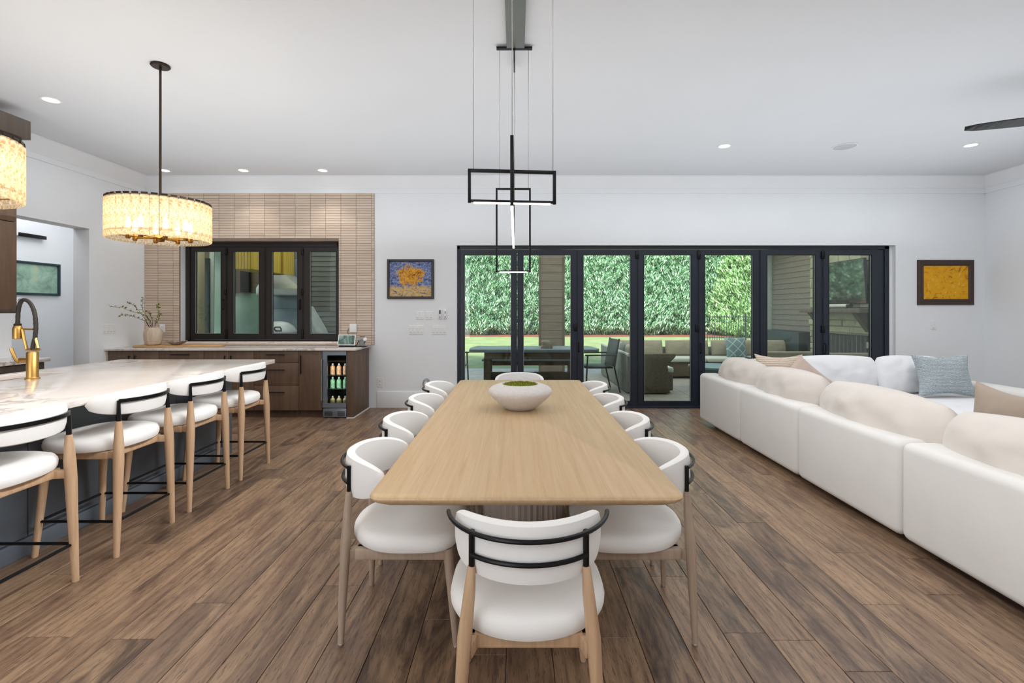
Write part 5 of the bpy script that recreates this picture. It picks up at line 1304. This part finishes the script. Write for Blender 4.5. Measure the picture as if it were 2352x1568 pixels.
def lattice():
    g = NG('blue lattice fabric').set(.9, 0, .2); v = g.coord(scale=(7, 7, 7), rot=(0, math.radians(45), 0))
    bt = g.n('TexBrick'); bt.offset = 0; bt.inputs['Color1'].default_value = hexc('#7f9aa3'); bt.inputs['Color2'].default_value = hexc('#86a1aa'); bt.inputs['Mortar'].default_value = hexc('#c9d6d8')
    bt.inputs['Scale'].default_value = 1; bt.inputs['Brick Width'].default_value = 1; bt.inputs['Row Height'].default_value = 1; bt.inputs['Mortar Size'].default_value = .06
    sp = g.n('SeparateXYZ'); cb = g.n('CombineXYZ'); g.l(v, sp.inputs[0]); g.l(sp.outputs[0], cb.inputs[0]); g.l(sp.outputs[2], cb.inputs[1]); g.l(cb.outputs[0], bt.inputs['Vector'])
    g.l(bt.outputs[0], g.b.inputs['Base Color']); return g.m
pillow('outdoor_pillow', 'blue lattice-patterned pillow on the outdoor sofa', 'pillow', .48, .46, .17, lattice(), (PX(1694, 10.3), 10.32, .40), (-.2, 0, .08), .12, 0, .008, 40)
o = MB().lathe([(.25, 0), (.27, .02), (.27, .36), (.29, .38), (.45, .39), (.45, .42), (0, .425)], (0, 0, 0), 30).build('outdoor_coffee_table', M['slabb'], smooth=True); o.location = (PX(1640, 8.9), 8.9, -.012); tag(o, 'round pale blue-grey pedestal table on the patio behind the indoor sofa', 'table')
def lounge(label, x, y):
    t = thing('patio_lounge_chair', label, 'lounge chair', (x, y, -.012), 0, 'tan patio lounge chairs')
    MB().box(-.38, .38, -.35, .35, .05, .34).build('frame', M['outleg'], t, bevel=.01)
    MB().box(-.32, .32, -.26, .34, .345, .46).build('seat_cushion', M['outcush'], t, bevel=.04, seg=3)
    vs = []; n = 14
    MB().box(-.4, .4, -.42, -.3, .3, .735).build('backrest', M['outcush'], t, bevel=.04, seg=4)
    for s in (-1, 1): MB().box(s*.38-.04, s*.38+.04, -.3, .34, .35, .58).build('armrest', M['outmetal'], t, bevel=.01)
lounge('tan patio lounge chair with its back to the sixth door panel', PX(1815, 8.2), 8.6)
lounge('tan patio lounge chair with its back to the last door panel', PX(1948, 7.9), 8.32)

# fence
fe = thing('iron_fence', 'black iron picket fence at the right edge of the lawn', 'fence', (8.4, 22.5, -.03))
mb = MB()
for k in range(60):
    x = k*.11
    MB().box(x-.009, x+.009, -.009, .009, .04, 1.22).build('picket', M['fence'], fe)
for z in (.16, 1.12): MB().box(0, 6.6, -.015, .015, z, z+.035).build('rail', M['fence'], fe)
for k in range(4): MB().box(k*2.2-.03, k*2.2+.03, -.03, .03, 0, 1.32).build('post', M['fence'], fe)
# trees
def tree_mesh(seed, hgt, rad, nspray, wtop=.25):
    r = random.Random(seed); mb = MB()
    lobes = [(r.uniform(0, 2*PI), r.uniform(.02, .8)*hgt, r.uniform(.12, .3)) for _ in range(40)]
    def rr0(a): return .6*math.sin(3*a+seed)
    def R_(a, z):
        t = z/hgt; base = rad*(min(1, t*9+.55))*(1-t**1.6*(1-wtop))
        n1 = noise.noise(Vector((math.cos(a)*1.6+seed, math.sin(a)*1.6, z*.75)))*.26+noise.noise(Vector((math.cos(a)*5+seed, math.sin(a)*5, z*2.4-rr0(a))))*.26+noise.noise(Vector((math.cos(a)*11+seed, math.sin(a)*11, z*6)))*.10
        return base*(1+n1)
    for k in range(nspray):
        a = r.uniform(PI, 2*PI) if r.random() < .8 else r.uniform(0, PI); z = hgt*(r.random()**1.25)+.05
        rr = R_(a, z)*(.84+.22*r.random()**.7); c = Vector((rr*math.cos(a), rr*math.sin(a), z))
        out = Vector((math.cos(a), math.sin(a), r.uniform(.9, 2.0))).normalized()
        out = (out+Vector((r.uniform(-.7, .7), r.uniform(-.7, .7), r.uniform(-.3, .4)))).normalized()
        L = r.uniform(.10, .27); sd = out.cross(Vector((r.uniform(-1, 1), r.uniform(-1, 1), r.uniform(-1, 1)))).normalized()*L*.12
        b0 = c-out*L*.5
        mb.add([b0, c+sd, c+out*L*.5, c-sd], [(0, 1, 2), (0, 2, 3)])
    core = MB(); n = 22; m = 18; vs = []
    for j in range(m+1):
        z = hgt*j/m
        for i in range(n):
            a = 2*PI*i/n; q = R_(a, z)*.80; vs.append((q*math.cos(a), q*math.sin(a), z+.05))
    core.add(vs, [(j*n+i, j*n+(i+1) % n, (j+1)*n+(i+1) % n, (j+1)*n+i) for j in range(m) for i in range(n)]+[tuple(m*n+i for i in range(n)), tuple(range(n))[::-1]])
    return mb, core
protos = []
def tree(seed, mat, hgt=8.5, rad=1.75, ns=62000):
    t = thing('cypress_tree', 'x', 'tree', group='hedge of tall cypress trees behind the lawn')
    mb, core = tree_mesh(seed, hgt, rad, ns)
    f = mb.build('foliage', mat, t); tag(f, kind='stuff')
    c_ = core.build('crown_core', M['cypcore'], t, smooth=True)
    MB().tube([(0, 0, 0), (0, 0, 1.2)], .16, 8).build('trunk', M['bark'], t)
    return t
A = tree(1, M['cyp']); B = tree(2, M['cyp']); A2 = tree(5, M['cyp2'], 8.0, 2.3)
tx = [(-7.5, 29), (-4.9, 29.6), (-2.3, 29.2), (0.1, 29.5), (2.5, 29.1), (4.9, 29.5), (7.3, 29.2), (9.6, 29.6), (12.0, 29.9), (14.6, 30.4)]
tlab = ['leftmost tall cypress of the hedge, beyond the left door jamb', 'tall cypress just left of the first door panel, second in the hedge', 'tall cypress seen in the first door panel', 'tall cypress between the first and second door panels', 'tall cypress between the second and third door panels',
        'tall cypress seen in the third door panel', 'tall cypress seen in the fourth door panel', 'tall cypress between the fourth and fifth door panels', 'tall cypress directly behind the yellow-green cypress', 'rightmost tall cypress behind the iron fence beside the patio post']
for i, (x, y) in enumerate(tx):
    src = (A, B)[i % 2]
    if i < 2: src.location = (x, y, -.03); src['label'] = tlab[i]; src.rotation_euler = (0, 0, 0)
    else:
        c_ = dup(src, (x, y, -.03), (rnd.uniform(-.5, .5)), tlab[i]); s_ = rnd.uniform(.94, 1.08); c_.scale = (s_, s_, rnd.uniform(.95, 1.1))
A2.location = (13.5, 27.4, -.03); A2['label'] = 'yellow-green cypress standing forward behind the iron fence'
